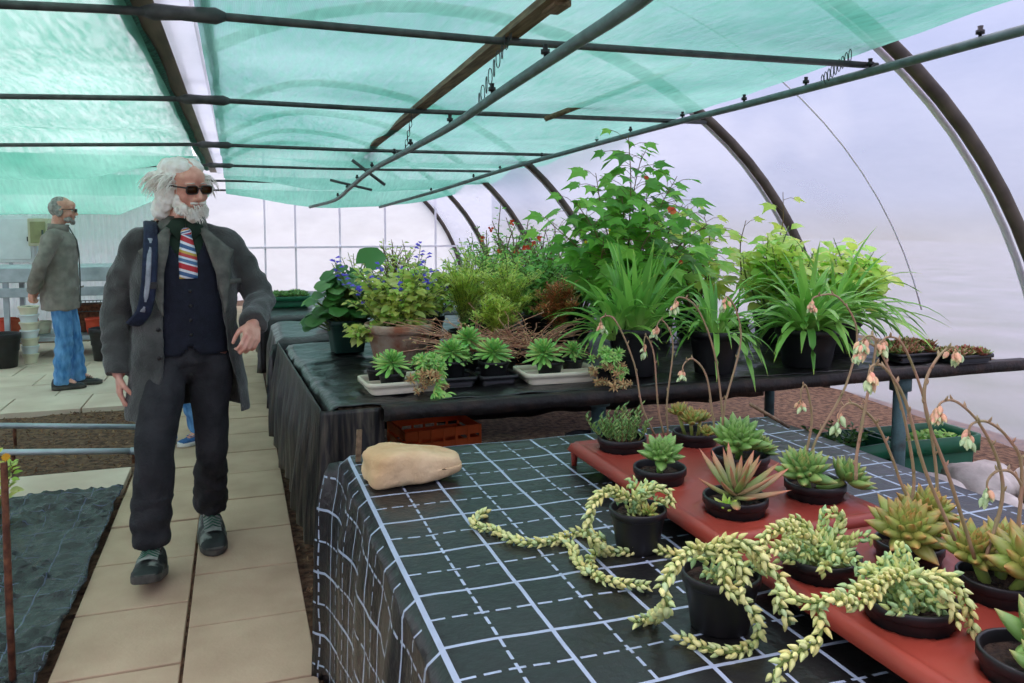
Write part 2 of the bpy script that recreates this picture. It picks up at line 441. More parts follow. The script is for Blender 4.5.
# bark chips scattered on the bed and along the bench
b = MB(); r2 = random.Random(3)
for i in range(2600):
    if i < 2000: x = r2.uniform(-2.3, -.66); y = r2.uniform(5.4, 7.18)
    else: x = r2.uniform(.235, .5); y = r2.uniform(2.0, 6.5)
    z = -.03 + .02*nz(x*2.3, y*2.3); a = r2.uniform(0, 6.28); l = r2.uniform(.008, .03)
    b.plump((x, y, z), (cos(a), sin(a), r2.uniform(-.2, .5)), (0, 0, 1), l, l*.6, l*.3, 4, 2)
tag(b.build('bark_chips', M_chip), 'loose brown bark chips and soil crumbs over the bare bed beside the path', 'bark chips', kind='stuff')
# creased ground cover left of the path
b = MB(); rows = []
for j in range(181):
    y = 1.6 + 3.3*j/180; row = []
    for i in range(121):
        x = -2.3 + 1.66*i/120
        z = .016 + .020*abs(nz(x*3.2+y*1.1, y*5.5)) + .022*(1-abs(nz(x*7+y*4, y*9, 2))*2.2)**3*(nz(x*2, y*2, 7) > -.15) + .012*nz(x*17-y*9, y*24, 3)
        row.append((x + .02*nz(y*4, 9), y + .01*nz(x*5, 3), z))
    rows.append(row)
b.grid(rows, uvf=lambda i, j: (j/120*1.66+.03*nz(i*.05, j*.05), i/180*3.3+.05*nz(i*.065, j*.055, 8)))
tag(solid(b.build('ground_sheet', M_cover2), .002), 'creased black ground sheet with faint blue lines left of the path', 'ground sheet')

# ------------------------------------------------------------------ tunnel: hoops, polythene, tie bars
HY = [-1.3, 1.2, 3.65, 6.15, 9.8, 12.4, 14.9, 17.1]
HC = [1.2, 1.2, 1.22, 1.5, .98, 1.07, 1.0, .96]
def hoop_pts(y, n=22):
    cx, a, bz = HC[HY.index(y)], 3.78, 3.2
    P = []
    for i in range(n+1):
        t = -pi*.0 + (pi*.5)*i/n
        P.append(V((cx + a*cos(t), y, bz*sin(t)-.04 if i else -.08)))
    for t in (.25, .5, .75, 1): P.append(V((cx + (-.3-cx)*t, y, bz - .04 + (2.70-bz)*t*t)))
    return P
HP = [hoop_pts(y) for y in HY]
ordn = ['', 'first', 'second', 'third', 'fourth', 'fifth', 'sixth', 'seventh']
for k, (y, P) in enumerate(zip(HY, HP)):
    if k in (0, 1): continue
    o = MB().tube(P, .041, 10).build('arched_hoop', M_hoop)
    tag(o, 'dark brown arched hoop against the polythene wall, %s from the camera' % ordn[k-1], 'hoop', 'arched hoops of the tunnel')
    s_ = MB().tube([p + V((-.012*(1 if p.z < 2 else .4), .085, -.012)) for p in P[:-4]], .022, 6).build('tape_strip', M_tape, o)
    s_['label'] = 'white tape strip along the hoop'
b = MB()
rows = [[p + (V((p.x-2, 0, p.z)).normalized()*.055) + V((0, 0, 0)) for p in P] for P in HP]
rows2 = []
for i in range(len(rows)-1):
    for k in range(4):
        t = k/4; rows2.append([p.lerp(q, t) + (V((p.x-2, 0, p.z)).normalized()*(-.05*sin(pi*t))) for p, q in zip(rows[i], rows[i+1])])
rows2.append(rows[-1]); rows2.append([p + V((0, .05, 0)) for p in rows[-1]])
b.grid(rows2); w_ = tag(b.build('wall_right', M_poly), kind='structure')
# faint weld line in the sheet
mid = [p.lerp(q, .42) + V((-.06, 0, -.01)) for p, q in zip(HP[2], HP[3])][4:20]
tag(MB().tube(mid, .006, 5).build('trim_2', M_tape), kind='structure')
# roof over the left bay and its outer wall
P2 = [V((-.3, 0, 2.68)), V((-.9, 0, 2.80)), V((-1.7, 0, 2.90))] + [V((-2.75 + 2.6*cos(pi*t/14), 0, 2.95*sin(pi*t/14)**.8 - .05)) for t in range(7, 15)]
b = MB(); b.grid([[p + V((0, y, 0)) for p in P2] for y in (-1.3, 1.2, 3.6, 6.2, 8.7, 11.2, 13.7, 17.1)]); tag(b.build('wall_left', M_polyw), kind='structure')
# end wall
YE = 17.1
b = MB()
b.grid([[(x, YE, z) for x in (-5.4, -3, -.3, 1, 2, 3, 4, 5.4)] for z in (-.08, .6, 1.2, 1.8, 2.4, 3.1)])
tag(b.build('wall_back', M_polyw, smooth=False), kind='structure')
k = 3
for x in (-.62, .55, 1.15, 2.05, 3.0, 4.1):
    tag(MB().box((x-.018, YE-.09, -.08), (x+.018, YE-.03, 2.9)).build('trim_%d' % k, M_gwhite, smooth=False), kind='structure'); k += 1
for z in (1.02,): tag(MB().box((-.9, YE-.13, z-.02), (4.9, YE-.09, z+.02)).build('trim_%d' % k, M_gwhite, smooth=False), kind='structure'); k += 1
# gutter over the path
g = thing('roof_gutter', 'white and brown valley gutter running above the paved path', 'gutter', (0, 0, 0))
MB().box((-.325, 1.0, 2.50), (-.175, 17, 2.62)).build('gutter_channel', M_polyw, g, smooth=False)['label'] = 'white translucent channel of the gutter'  # channel is milky polythene, made translucent so its underside looks bright
MB().box((-.455, 1.0, 2.515), (-.325, 17, 2.64)).build('timber_plate', M_gbrown, g, smooth=False)['label'] = 'brown timber plate beside the channel'
for x in (-.13,):
    MB().tube(spline([(x + .015*nz(y*3, 1), y, 2.55+.01*nz(y*2, 5)) for y in [1+.4*i for i in range(40)]], 3), .011, 6).build('edge_rope', M_tape, g)['label'] = 'pale rope along the gutter edge'
# tie bars
TB = [(3.80, 2.405), (6.2, 2.385), (9.0, 2.325), (11.6, 2.29), (13.7, 2.19), (16.2, 2.14)]
for k, (y, z) in enumerate(TB):
    xr = HP[k+2][0].x
    xe = 3.50 if k == 0 else (3.9 if k == 1 else 3.7)
    o = MB().tube([(-5.0, y+.05, z-.16), (-.5, y+.01, z-.005), (-.1, y, z), (1.2, y, z-.012), (xe, y-.06 if k < 2 else y, z)], [.019]*5, 8).build('tie_bar', M_bar)
    tag(o, 'grey steel tie bar across the tunnel under the green net, %s from the camera' % ordn[k+1], 'tie bar', 'tie bars under the net')
    if k < 4:
        MB().tube([(-.36, y+.015, z), (-.31, y+.01, z), (-.2, y, z), (-.06, y, z), (-.02, y, z)], [.02, .037, .031, .037, .02], 8).build('clamp_sleeve', M_bar, o)
# shade nets
def net(name, x0, xr, sgn, lab):
    b = MB(); rows = []
    ys = [1.6 + 14.2*j/150 for j in range(151)]
    for j, y in enumerate(ys):
        zb = 2.471
        for (ya, za), (yb, zb_) in zip(TB, TB[1:]):
            if ya <= y <= yb: zb = za + (zb_-za)*(y-ya)/(yb-ya) + .066
        if y > TB[-1][0]: zb = TB[-1][1] + .066
        if y < TB[0][0]: zb = 2.471
        ph = ((y-3.7) % 2.5)/2.5
        row = []
        n = 60
        xe = xr(y)
        for i in range(n+1):
            t = i/n; x = x0 + (xe-x0)*t
            amp = (.012 + .042*max(0, y-7.2)) * (1.3 if sgn > 0 else 2.9)
            e = .35 + .65*sin(pi*min(1, max(0, t*.9+.05)))
            if sgn < 0: e = .25 + .75*min(1, t*4)
            sg = sin(pi*ph)**2*amp*e
            z = zb - sg + .018*nz(x*1.3, y*1.5, 2)*(sin(pi*ph)) + .006*nz(x*6, y*2, 5)
            if y > 7: z += .05*nz(x*1.1, y*.8, 12)*sin(pi*ph)*min(1, (y-7)/3)
            row.append((x, y, z))
        rows.append(row)
    b.grid(rows); o = b.build(name, M_net)
    tag(o, lab, 'shade net'); return o
def xr(y):
    T = [(1.0, 2.75), (2.6, 3.2), (3.6, 3.38), (5.85, 3.7), (8.7, 4.0), (11.4, 4.0), (16, 3.9)]
    for (a, p), (c, q) in zip(T, T[1:]):
        if a <= y <= c: return p + (q-p)*(y-a)/(c-a)
    return T[-1][1]
nr = net('shade_net', -.15, xr, 1, 'green shade net stretched over the plant benches, right of the gutter')
nl = net('shade_net', -.435, lambda y: -4.9, -1, 'green shade net sagging in folds left of the gutter')
M_dnet = mat('folded_net', (26, 74, 60), rough=.9, scale=30, c2=(52, 120, 100), bump=.5, bscale=80)
for nn, x in ((nl, -.46), (nr, -.10)):
    MB().tube([(x + .02*nz(y*1.7, x), y, 2.50 - .05*max(0, (y-9)/6) + .015*nz(y*2.3, x*7)) for y in [1.6+.3*i for i in range(46)]], .04 if x < -.3 else .018, 7, flat=.5).build('folded_edge', M_dnet, nn)['label'] = 'dark folded edge of the net'
# timber purlin and pipes
pb = [aty(560, -20, 2.7), aty(545, 0, 3.1)]
o = MB().box((1.27, 2.3, 2.426), (1.36, 11.0, 2.462)).build('timber_batten', M_wood, smooth=False)
o.rotation_euler = (0, 0, 0)
for v in o.data.vertices: v.co.x += (v.co.y-3.1)*.035 - .04; v.co.z -= .012*max(0, v.co.y-5)
tag(o, 'weathered timber batten above the tie bars, running beside the curved pipe', 'batten')
MB().box((1.27, 3.15, 2.405), (1.345, 3.3, 2.43)).build('splice_block', M_wood, o, smooth=False)
o = MB().tube([aty(690, 64, 6.1), aty(545, 119, 6.15)], .022, 4).build('cane', M_wood); tag(o, 'thin bamboo cane lying slantwise on the tie bars under the net', 'cane')
def pipe(name, pts, rad, lab, nozzles, up=1):
    P = spline(pts, 7); o = MB().tube(P, rad, 10).build(name, M_pipe)
    tag(o, lab, 'pipe')
    for t in nozzles:
        p = P[min(len(P)-1, int(t*(len(P)-1)))]
        q = MB().tube([p + V((0, 0, rad*.8)), p + V((0, 0, .035)), p + V((0, 0, .036)), p + V((0, 0, .055)), p + V((0, 0, .056)), p + V((0, 0, .075))], [.008, .008, .02, .02, .011, .013], 8)
        q.build('mist_nozzle', M_black, o)
    return o, P
pl, PL = pipe('misting_pipe', [aty(700, -60, 1.6), aty(640, 0, 2.1), aty(565, 50, 2.9), aty(500, 93, 3.8), aty(450, 127, 4.9), aty(405, 152, 6.4), aty(372, 170, 8.0), aty(352, 186, 9.6), aty(335, 200, 11.4), aty(310, 207, 13)], .024,
     'grey misting pipe with black nozzles, curving away beside the timber batten', [.26, .36, .46, .54, .60, .68, .76, .82, .88])
pr, PR = pipe('misting_pipe', [aty(1120, 8, 2.4), aty(1024, 30, 2.75), aty(870, 72, 3.7), aty(760, 101, 4.8), aty(655, 128, 6.4), aty(575, 150, 8.2), aty(500, 171, 10), aty(440, 190, 12), aty(380, 207, 14.5)], .026,
     'grey green misting pipe with black nozzles, running along the hoops of the right wall', [.17, .25, .33, .41, .47, .54, .60, .68, .75, .82, .9])
def hanger(par, a, b):
    q = MB(); n = 9; a = V(a); b = V(b)
    for i in range(n):
        c = a.lerp(b, (i+.5)/n); l = (b-a).length/n
        ring = [c + (V((0, 0, 1))*(cos(2*pi*k/10)*l*.62) + (V((1, 0, 0)) if i % 2 else V((0, 1, 0)))*(sin(2*pi*k/10)*.011)) for k in range(11)]
        q.tube(ring, .0028, 5, cap=False)
    q.build('hanging_chain', M_bar, par)
hanger(pl, (1.27, 3.68, 2.44), PL[24] + V((0, 0, .02)))
hanger(pl, (1.33, 6.2, 2.40), PL[35] + V((0, 0, .02)))
hanger(pr, (3.25, 3.66, 2.44), PR[17] + V((0, 0, .02)))
for (pp, a, c) in ((pl, aty(352, 160, 9), aty(385, 185, 9)), (pl, aty(330, 180, 11), aty(372, 190, 11))):
    MB().tube([a, c], .018, 6).build('bracket_arm', M_bar, pp)

# ------------------------------------------------------------------ benches
def drape(name, x0, x1, y0, y1, z, hem, m, sides, uv_off=(0, 0), res=.03, pleat=.03, top_amp=.006, lab='', cat='', rag=.03, cr=.03, seed=0, shear=.05, skew=None):
    """one sheet lying on a bench and hanging over the named sides; rounded edge of radius cr"""
    pts_x = []; pts_y = []
    def axis(a0, a1, lo, hi):
        L_ = []                                              # (inside coordinate, hang depth, uv)
        H_ = z - hem
        if lo:
            n = max(2, int(H_/.035))
            for i in range(n, 0, -1): L_.append((a0, H_*i/n, a0 - H_*i/n))
        n = max(2, int((a1-a0)/res))
        for i in range(n+1): L_.append((a0+(a1-a0)*i/n, 0, a0+(a1-a0)*i/n))
        if hi:
            n = max(2, int(H_/.035))
            for i in range(1, n+1): L_.append((a1, H_*i/n, a1 + H_*i/n))
        return L_
    AX = axis(x0, x1, 'l' in sides, 'r' in sides); AY = axis(y0, y1, 'f' in sides, 'b' in sides)
    b = MB(); rows = []; UVS = []
    for (yy, hy, uy) in AY:
        row = []
        for (xx, hx, ux) in AX:
            h = max(hx, hy); zz = z - h
            px_, py_ = xx, yy
            u_, v_ = ux, uy
            if h > 0:
                s = (yy if hx >= hy else xx)
                k = min(1, h/.16)
                w = pleat*k*(.35 + sin(s*17 + 1.7*nz(s*3, seed) + h*1.3) * .5 + .6*nz(s*9, h*1.5, seed)) + .05*k*h
                if hx >= hy: px_ = xx + (-w if xx <= x0+1e-6 else w); v_ += shear*sin(s*17+2*h)*k + .3*shear*nz(s*20, h*9)
                else: py_ = yy + (-w if yy <= y0+1e-6 else w); u_ += shear*sin(s*17+2*h)*k
                if min(hx, hy) > 0:
                    m_ = min(hx, hy)
                    px_ += (-1 if xx <= x0+1e-6 else 1)*min(m_, .05)*.7; py_ += (-1 if yy <= y0+1e-6 else 1)*min(m_, .05)*.7
                zz += rag*nz(s*4, seed+3)*k*(h/(z-hem))
            else:
                e = min([d for d, f in ((xx-x0, 'l' in sides), (x1-xx, 'r' in sides), (yy-y0, 'f' in sides), (y1-yy, 'b' in sides)) if f] + [9])
                zz += top_amp*(nz(xx*4, yy*4, seed) + .5*nz(xx*11, yy*11, seed+4))*min(1, e/.1+.2)
                if e < cr: zz -= (cr - sqrt(max(0, cr*cr-(cr-e)**2)))*.7
            if skew: px_ += skew(yy, xx)
            row.append((px_, py_, zz)); UVS.append((u_+uv_off[0], v_+uv_off[1]))
        rows.append(row)
    nC = len(AX)
    b.grid(rows, uvf=lambda i, j: UVS[i*nC+j])
    o = b.build(name, m); solid(o, .003, off=1); return tag(o, lab, cat)
# near bench under gridded ground cover
ZB = .75
drape('ground_cover_cloth', .30, 1.965, .42, 2.60, ZB, .0, M_cover, 'lrfb', (-.3-.026, -2.6), .03, .03, .005,
      'black ground cover fabric with pale blue grid lines draped over the near bench', 'bench cover', rag=.02, seed=1, cr=.035, shear=.055)
t = thing('plant_bench', 'near bench hidden under the gridded black cover', 'bench', (1.13, 1.5, 0))
bevel(MB().box((-.79, -1.03, .70), (.79, 1.06, .742)).build('tabletop', M_wood, t, smooth=False), .01)
for x in (-.7, .7):
    for y in (-.9, .9): MB().box((x-.03, y-.03, -.05), (x+.03, y+.03, .70)).build('leg', M_wood, t, smooth=False)
# middle bench
def skew(y, x): return (-.036*(y-3.35) if x < 1.0 else 0)
drape('plastic_sheet', .335, 3.86, 3.28, 5.15, ZB, .16, M_film, 'lb', (0, 0), .022, .008, .016, 'black plastic film spread over the middle bench', 'plastic sheet', seed=5, cr=.05, skew=skew)  # flap over the back edge is added, unseen, to block light under the bench
b = MB(); rows = []                                          # dusty hanging skirt, left end and the corner
S_ = [(.318-.036*(y-3.35), y, (-1, 0)) for y in [5.3-.04*i for i in range(51)]] + [(.312, 3.272, (-.7, -.7))] + [(.32+.03*i, 3.262, (0, -1)) for i in range(9)]
for i in range(24):
    h = i/23; row = []
    for j, (x, y, n) in enumerate(S_):
        w = (.012 + .032*min(1, h*2.2)*(sin(j*1.12+1.5*nz(j*.3))*.6+.5+.7*nz(j*.45, h*1.6))) + .03*h
        hh = .60 if j < 52 else .42
        row.append((x+n[0]*w, y+n[1]*w*.6, .745 - h*hh + .03*h*nz(j*.35, 4)))
    rows.append(row)
b.grid(rows); o = solid(b.build('bench_skirt', M_skirt), .003); tag(o, 'pleated dusty black plastic skirt hanging from the left end of the middle bench', 'bench skirt')
t = thing('plant_bench', 'middle bench with rusty front rail and painted leg, loaded with potted plants', 'bench', (2.1, 3.3, 0))
bevel(MB().box((-1.72, .02, .70), (1.95, 1.8, .738)).build('tabletop', M_wood, t, smooth=False), .006)
fr = MB(); P = []
for i in range(41):
    x = -1.55 + 3.6*i/40; yv = -.02 - .30*max(0, (i/40))*.0
    P.append([(x, yv - .06*0, .748 + .004*nz(x*3)), (x, yv-.075 + .012*nz(x*5, 1), .750 + .005*nz(x*6, 2)), (x, yv-.08 + .012*nz(x*5, 1), .70 + .006*nz(x*4, 3)), (x, yv-.03, .695)])
fr.grid(P); o = fr.build('front_rail', M_angle, t); solid(o, .006); o['label'] = 'rusty black angle iron along the front edge'
M_legp = mat('flaking_teal_paint', (86, 116, 118), rough=.7, scale=9, c2=(64, 58, 50), lo=.5, hi=.75, bump=.3)
def bleg(x, y, lab=None):
    q = MB(); q.tube([(x, y, -.05), (x, y, .70)], .036, 14); q.lathe([(.055, .62), (.055, .70)], (x, y, 0), 14, True, True)
    o = q.build('leg', M_legp, t)
    if lab: o['label'] = lab
bleg(1.22, .0, 'teal painted leg with flaking rust'); bleg(-.45, .2); bleg(1.6, 1.6); bleg(-1.55, 1.6)
# two more benches behind, left ends showing beside the walking man
for k, (x0, y0, y1, lab) in enumerate(((.235, 5.42, 6.35, 'black plastic covered bench end just beyond the middle bench'), (.20, 6.75, 9.2, 'black plastic covered bench end, farthest from the camera'))):
    q = thing('plant_bench', lab, 'bench', (x0, y0, 0))
    o = drape('film_cover', 0, 3.0, 0, y1-y0, ZB, .30, M_film, 'lf', (0, 0), .05, .03, .012, seed=9+k, cr=.04); 
    o.parent = q
    MB().box((.08, .08, .66), (2.9, y1-y0-.05, .735)).build('tabletop', M_wood, q, smooth=False)
    for x in (.15, 2.7):
        for y in (.12, y1-y0-.15): MB().box((x-.03, y-.03, -.05), (x+.03, y+.03, .66)).build('leg', M_wood, q, smooth=False)

# ------------------------------------------------------------------ left side: stake, rails, shed wall, steel staging
o = MB().tube([(-.728, 2.9, -.05), (-.727, 2.9, .3), (-.722, 2.9, .738)], [.011, .0115, .0105], 8).build('rusty_stake', M_rust)
tag(o, 'thin rusty iron stake standing in the black ground sheet', 'stake')
for k, (ya, yb, lab) in enumerate(((453, 451, 'nearer grey pipe rail lying across the soil bed'), (425, 427, 'farther grey pipe rail lying across the soil bed'))):
    yy = 5.62 if k == 0 else 6.28
    a = aty(-60, ya, yy); c = aty(139 if k == 0 else 143, yb, yy-.02)
    o = MB().tube([a, c], .02, 10).build('pipe_rail', M_galv); tag(o, lab, 'rail', 'pipe rails on the soil bed')
    d = (c-a).normalized(); MB().tube([c-d*.05, c], .0245, 10).build('end_cap', M_galv, o)
    for tt in (.35, .97):
        p = a.lerp(c, tt); MB().tube([(p.x, p.y, -.06), (p.x, p.y, p.z-.012)], .012, 6).build('support_pin', M_rust, o)
# corrugated shed wall
b = MB(); rows = []
for z in (-.05, .9, 1.9): rows.append([(-5.0 + 4.15*i/260, 12.6 + .02*sin(i*1.25), z) for i in range(261)])
b.grid(rows); tag(b.build('wall_shed', M_corr), kind='structure')
tag(MB().box((-5, 12.5, .86), (-.85, 12.57, .93)).build('trim_20', M_galv, smooth=False), kind='structure')
def cabinet(x0, x1, y, z0, z1, m, lab, name, d=.2, door_m=None):
    o = bevel(MB().box((x0, y, z0), (x1, y+d, z1)).build(name, m, smooth=False), .012); tag(o, lab, 'cabinet')
    bevel(MB().box((x0+.03, y-.015, z0+.04), (x1-.03, y-.001, z1-.04)).build('door', door_m or m, o, smooth=False), .005)
    MB().box((x1-.07, y-.035, (z0+z1)/2-.03), (x1-.05, y-.016, (z0+z1)/2+.03)).build('handle', M_bar, o, smooth=False)
    MB().box(((x0+x1)/2-.02, y+.01, z0-.12), ((x0+x1)/2+.02, y+.05, z0+.004)).build('conduit', M_galv, o, smooth=False)
M_beige = mat('beige_enamel', (196, 190, 160), rough=.5, var=.08); M_olive = mat('olive_panel', (150, 146, 104), rough=.6, var=.15)
M_white = mat('white_enamel', (222, 228, 230), rough=.45, var=.05)
cabinet(-3.05, -2.50, 11.9, 1.00, 1.61, M_white, 'white metal cabinet on the shed wall at the picture edge', 'wall_cabinet', .65)
cabinet(-2.50, -2.27, 11.6, 1.22, 1.57, M_beige, 'small beige box with olive door beside the white cabinet', 'fuse_box', .95, M_olive)
# galvanised staging
t = thing('steel_staging', 'galvanised steel staging behind the second man, pots stored beneath', 'staging', (-2.6, 10.0, 0))
bevel(MB().box((-1.2, 0, .86), (1.95, .9, 1.02)).build('trough', M_galv, t, smooth=False), .01)
bevel(MB().box((-1.2, -.03, .70), (1.95, .02, .80)).build('front_rail', M_galv, t, smooth=False), .006)
bevel(MB().box((-1.2, .0, .20), (1.95, .8, .25)).build('lower_shelf', M_galv, t, smooth=False), .006)
for x in (-1.1, .2, 1.75):
    for y in (.05, .75): MB().box((x-.025, y-.025, -.02), (x+.025, y+.025, .86)).build('leg', M_galv, t, smooth=False)
# ------------------------------------------------------------------ plant materials
L_ros = leaf('rosette_leaf', [(104, 142, 70), (128, 164, 84), (88, 128, 66), (142, 172, 92)], tip=(176, 160, 96), tip0=.75, tip1=1.15, trans=.08, rough=.36)
L_rosb = leaf('bronzed_rosette_leaf', [(112, 138, 62), (140, 158, 78), (120, 128, 60), (150, 150, 74)], tip=(186, 120, 74), tip0=.72, tip1=1.15, trans=.06, rough=.36)
L_rosd = leaf('deep_rosette_leaf', [(94, 136, 62), (114, 156, 74), (80, 118, 56)], tip=(132, 168, 96), tip0=.7, trans=.08, rough=.34)
L_agave = leaf('rosy_leaf', [(122, 154, 86), (146, 146, 96), (168, 134, 104), (112, 150, 84)], tip=(190, 110, 88), tip0=.5, tip1=1.05, trans=.1, rough=.38)
L_bur = leaf('beaded_leaf', [(196, 206, 128), (214, 212, 142), (178, 202, 136), (204, 196, 120), (164, 196, 146)], trans=.12, rough=.5)
L_burg = leaf('beaded_leaf_green', [(160, 192, 130), (146, 186, 128), (184, 200, 126), (198, 202, 122), (172, 196, 118)], trans=.12, rough=.5)
L_sed = leaf('small_sedum_leaf', [(96, 142, 72), (124, 164, 88), (84, 124, 66), (150, 170, 96)], trans=.15, rough=.4)
L_aeo = leaf('frilled_leaf', [(118, 172, 84), (150, 196, 100), (98, 152, 80), (170, 196, 104)], trans=.25, rough=.4)
L_dry = leaf('dry_leaf', [(150, 112, 76), (186, 150, 104), (128, 92, 62), (204, 172, 124)], trans=.2, rough=.8)
L_strap = leaf('strap_leaf', [(86, 136, 56), (112, 160, 70), (74, 122, 52), (130, 172, 80), (98, 148, 62)], trans=.32, rough=.32, tip=(160, 180, 80), tip0=.92, base=(150, 190, 100))
L_abu = leaf('lobed_leaf', [(70, 124, 42), (104, 158, 56), (58, 104, 38), (132, 184, 70), (84, 140, 48)], trans=.38, rough=.42)
L_abuy = leaf('lobed_leaf_yellow', [(172, 214, 74), (148, 204, 70), (196, 222, 96)], trans=.42, rough=.45)
L_dark = leaf('dark_round_leaf', [(52, 104, 46), (76, 132, 58), (44, 88, 42), (104, 154, 76)], trans=.19, rough=.36)
L_lime = leaf('lime_leaf', [(148, 206, 78), (172, 220, 92), (126, 190, 68), (188, 224, 110)], trans=.4, rough=.4)
L_salv = leaf('salvia_leaf', [(160, 186, 78), (182, 198, 96), (130, 168, 70), (196, 200, 116), (148, 150, 74)], trans=.38, rough=.55)
L_fern = leaf('feathery_leaf', [(186, 202, 92), (162, 186, 82), (200, 208, 106), (138, 168, 74)], trans=.38, rough=.5)
L_shr = leaf('shrub_leaf', [(92, 144, 58), (118, 168, 70), (70, 122, 52), (150, 186, 86)], trans=.3, rough=.45)
L_red = leaf('russet_leaf', [(150, 78, 52), (176, 112, 70), (120, 72, 46), (140, 140, 72)], trans=.25, rough=.5)
L_seed = leaf('seedling_leaf', [(96, 136, 70), (150, 84, 66), (124, 160, 84), (166, 110, 84), (140, 66, 56)], trans=.15, rough=.45)
M_stem = mat('green_stem', (112, 132, 66), rough=.6, scale=20)
M_bstem = mat('brown_stem', (122, 98, 66), rough=.75, scale=20)
M_pstem = mat('pink_brown_stalk', (164, 128, 104), rough=.6, scale=18, c2=(140, 132, 92))
M_tang = mat('dry_pink_stem', (222, 170, 142), rough=.85, scale=12, c2=(180, 124, 98))
M_bud = leaf('coral_bud', [(222, 150, 124), (230, 172, 140), (208, 160, 122), (214, 184, 140)], tip=(190, 196, 140), tip0=.6, trans=.15, rough=.5)
M_budg = leaf('pale_green_bud', [(160, 190, 140), (182, 200, 148), (150, 180, 130)], trans=.15, rough=.5)
M_purp = leaf('violet_flower', [(92, 74, 204), (116, 96, 222), (84, 66, 184)], trans=.15, rough=.6)
M_oran = leaf('orange_flower', [(236, 84, 44), (224, 64, 40), (240, 112, 60)], trans=.15, rough=.6)
M_pink = leaf('pink_flower', [(226, 96, 140), (236, 130, 160)], trans=.3, rough=.6)
M_yell = leaf('yellow_flower', [(240, 190, 40), (244, 160, 30)], trans=.3, rough=.6)
M_redtray = mat('red_tray_plastic', (150, 62, 46), rough=.42, scale=3, c2=(128, 50, 40), spec=.45, bump=.03, bscale=30)
M_cream = mat('cream_tray_plastic', (222, 214, 188), rough=.5, var=.06)
M_terr = mat('weathered_terracotta', (176, 112, 84), rough=.9, scale=12, c2=(200, 178, 156), bump=.25, bscale=60)
M_gpot = mat('dark_green_plastic', (30, 62, 54), rough=.45, var=.1)
M_gtray = mat('green_plastic', (26, 98, 66), rough=.45, var=.12)
M_orange = mat('orange_crate_plastic', (232, 104, 40), rough=.5, var=.1)
M_stone = mat('buff_sandstone', (196, 164, 118), rough=.9, scale=6, c2=(222, 196, 154), bump=.45, bscale=26)
M_whitepot = mat('white_pot_plastic', (222, 220, 214), rough=.5, var=.05)
GA = pi*(3-sqrt(5))

# ------------------------------------------------------------------ pots and trays
def pot(par, r, h, m=None, soil=.82, sq=0, seg=26, name='pot'):
    m = m or M_black; rb = r*.74; b = MB()
    b.lathe([(rb*.98, 0), (rb, .004), (rb + (r*.94-rb)*.5, h*.5), (r*.94, h*.80), (r*.955, h*.82), (r*.97, h*.83), (r, h*.84), (r, h*.985), (r*.985, h), (r*.93, h), (r*.915, h*.98), (r*.88, h*soil-.004)], seg=seg, cap0=True, sq=sq)
    o = b.build(name, m, par)
    s = MB(); rows = []
    for i in range(5):
        q = .015 + .985*i/4; rows.append([(r*.895*q*cos(2*pi*k/18), r*.895*q*sin(2*pi*k/18), h*soil + .008*nz(i*1.3, k*1.1, r*50)) for k in range(18)])
    if not sq: s.grid(rows, closed=True)
    else: s.lathe([(r*.02, h*soil+.004), (r*.5, h*soil+.006), (r*.91, h*soil)], seg=seg, sq=sq)
    s.build('soil', M_potsoil, par); return h*soil
def rosette(b, c, R, n, tilt=(0, 0, 1), e0=82, e1=8, wr=.40, tr=.24, seed=0, seg=7, inner=.42, prof=None, jit=.12):
    r = random.Random(seed); c = V(c); q = V((0, 0, 1)).rotation_difference(V(tilt).normalized())
    for i in range(n):
        t = (i+.5)/n; a = i*GA + r.uniform(-.1, .1)
        el = radians(e0 + (e1-e0)*t**.85 + r.uniform(-5, 5)); L = R*(inner + (1-inner)*t**.8)*(1 + r.uniform(-jit, jit))
        d = V((cos(a)*cos(el), sin(a)*cos(el), sin(el))); up = V((-cos(a)*sin(el), -sin(a)*sin(el), cos(el)))
        base = V((cos(a), sin(a), 0))*(R*.10*t) + V((0, 0, R*.22*(1-t)))
        b.plump(c + q @ base, q @ d, q @ up, L, L*wr*(1.22 if prof is None else 1), L*tr*(1.3 if prof is None else 1), seg, 6, prof)
def pointed(t): return max(.03, (sin(pi*min(1, .18+.82*t))**.8)*(1 if t < .5 else 1))*(1.0 if t < .9 else .8)
def strand(b, P, rnd_, L=.0135, step=.0042, wr=.74, rad=.009):
    P = [V(p) for p in P]; d = 0; acc = 0; ang = 0
    for i in range(len(P)-1):
        a, c = P[i], P[i+1]; seg = (c-a).length
        if seg < 1e-6: continue
        t = (c-a).normalized(); u = t.orthogonal().normalized(); w = t.cross(u)
        while acc < seg:
            ang += 2.4 + rnd_.uniform(-.35, .35); o = u*cos(ang) + w*sin(ang)
            l = L*rnd_.uniform(.8, 1.2)
            b.plump(a + t*acc + o*.003, o + t*.35 + V((0, 0, .12)), t, l, l*wr, l*wr*.9, 6, 5)
            acc += step
        acc -= seg
def lump(L): return spline(L, 5)

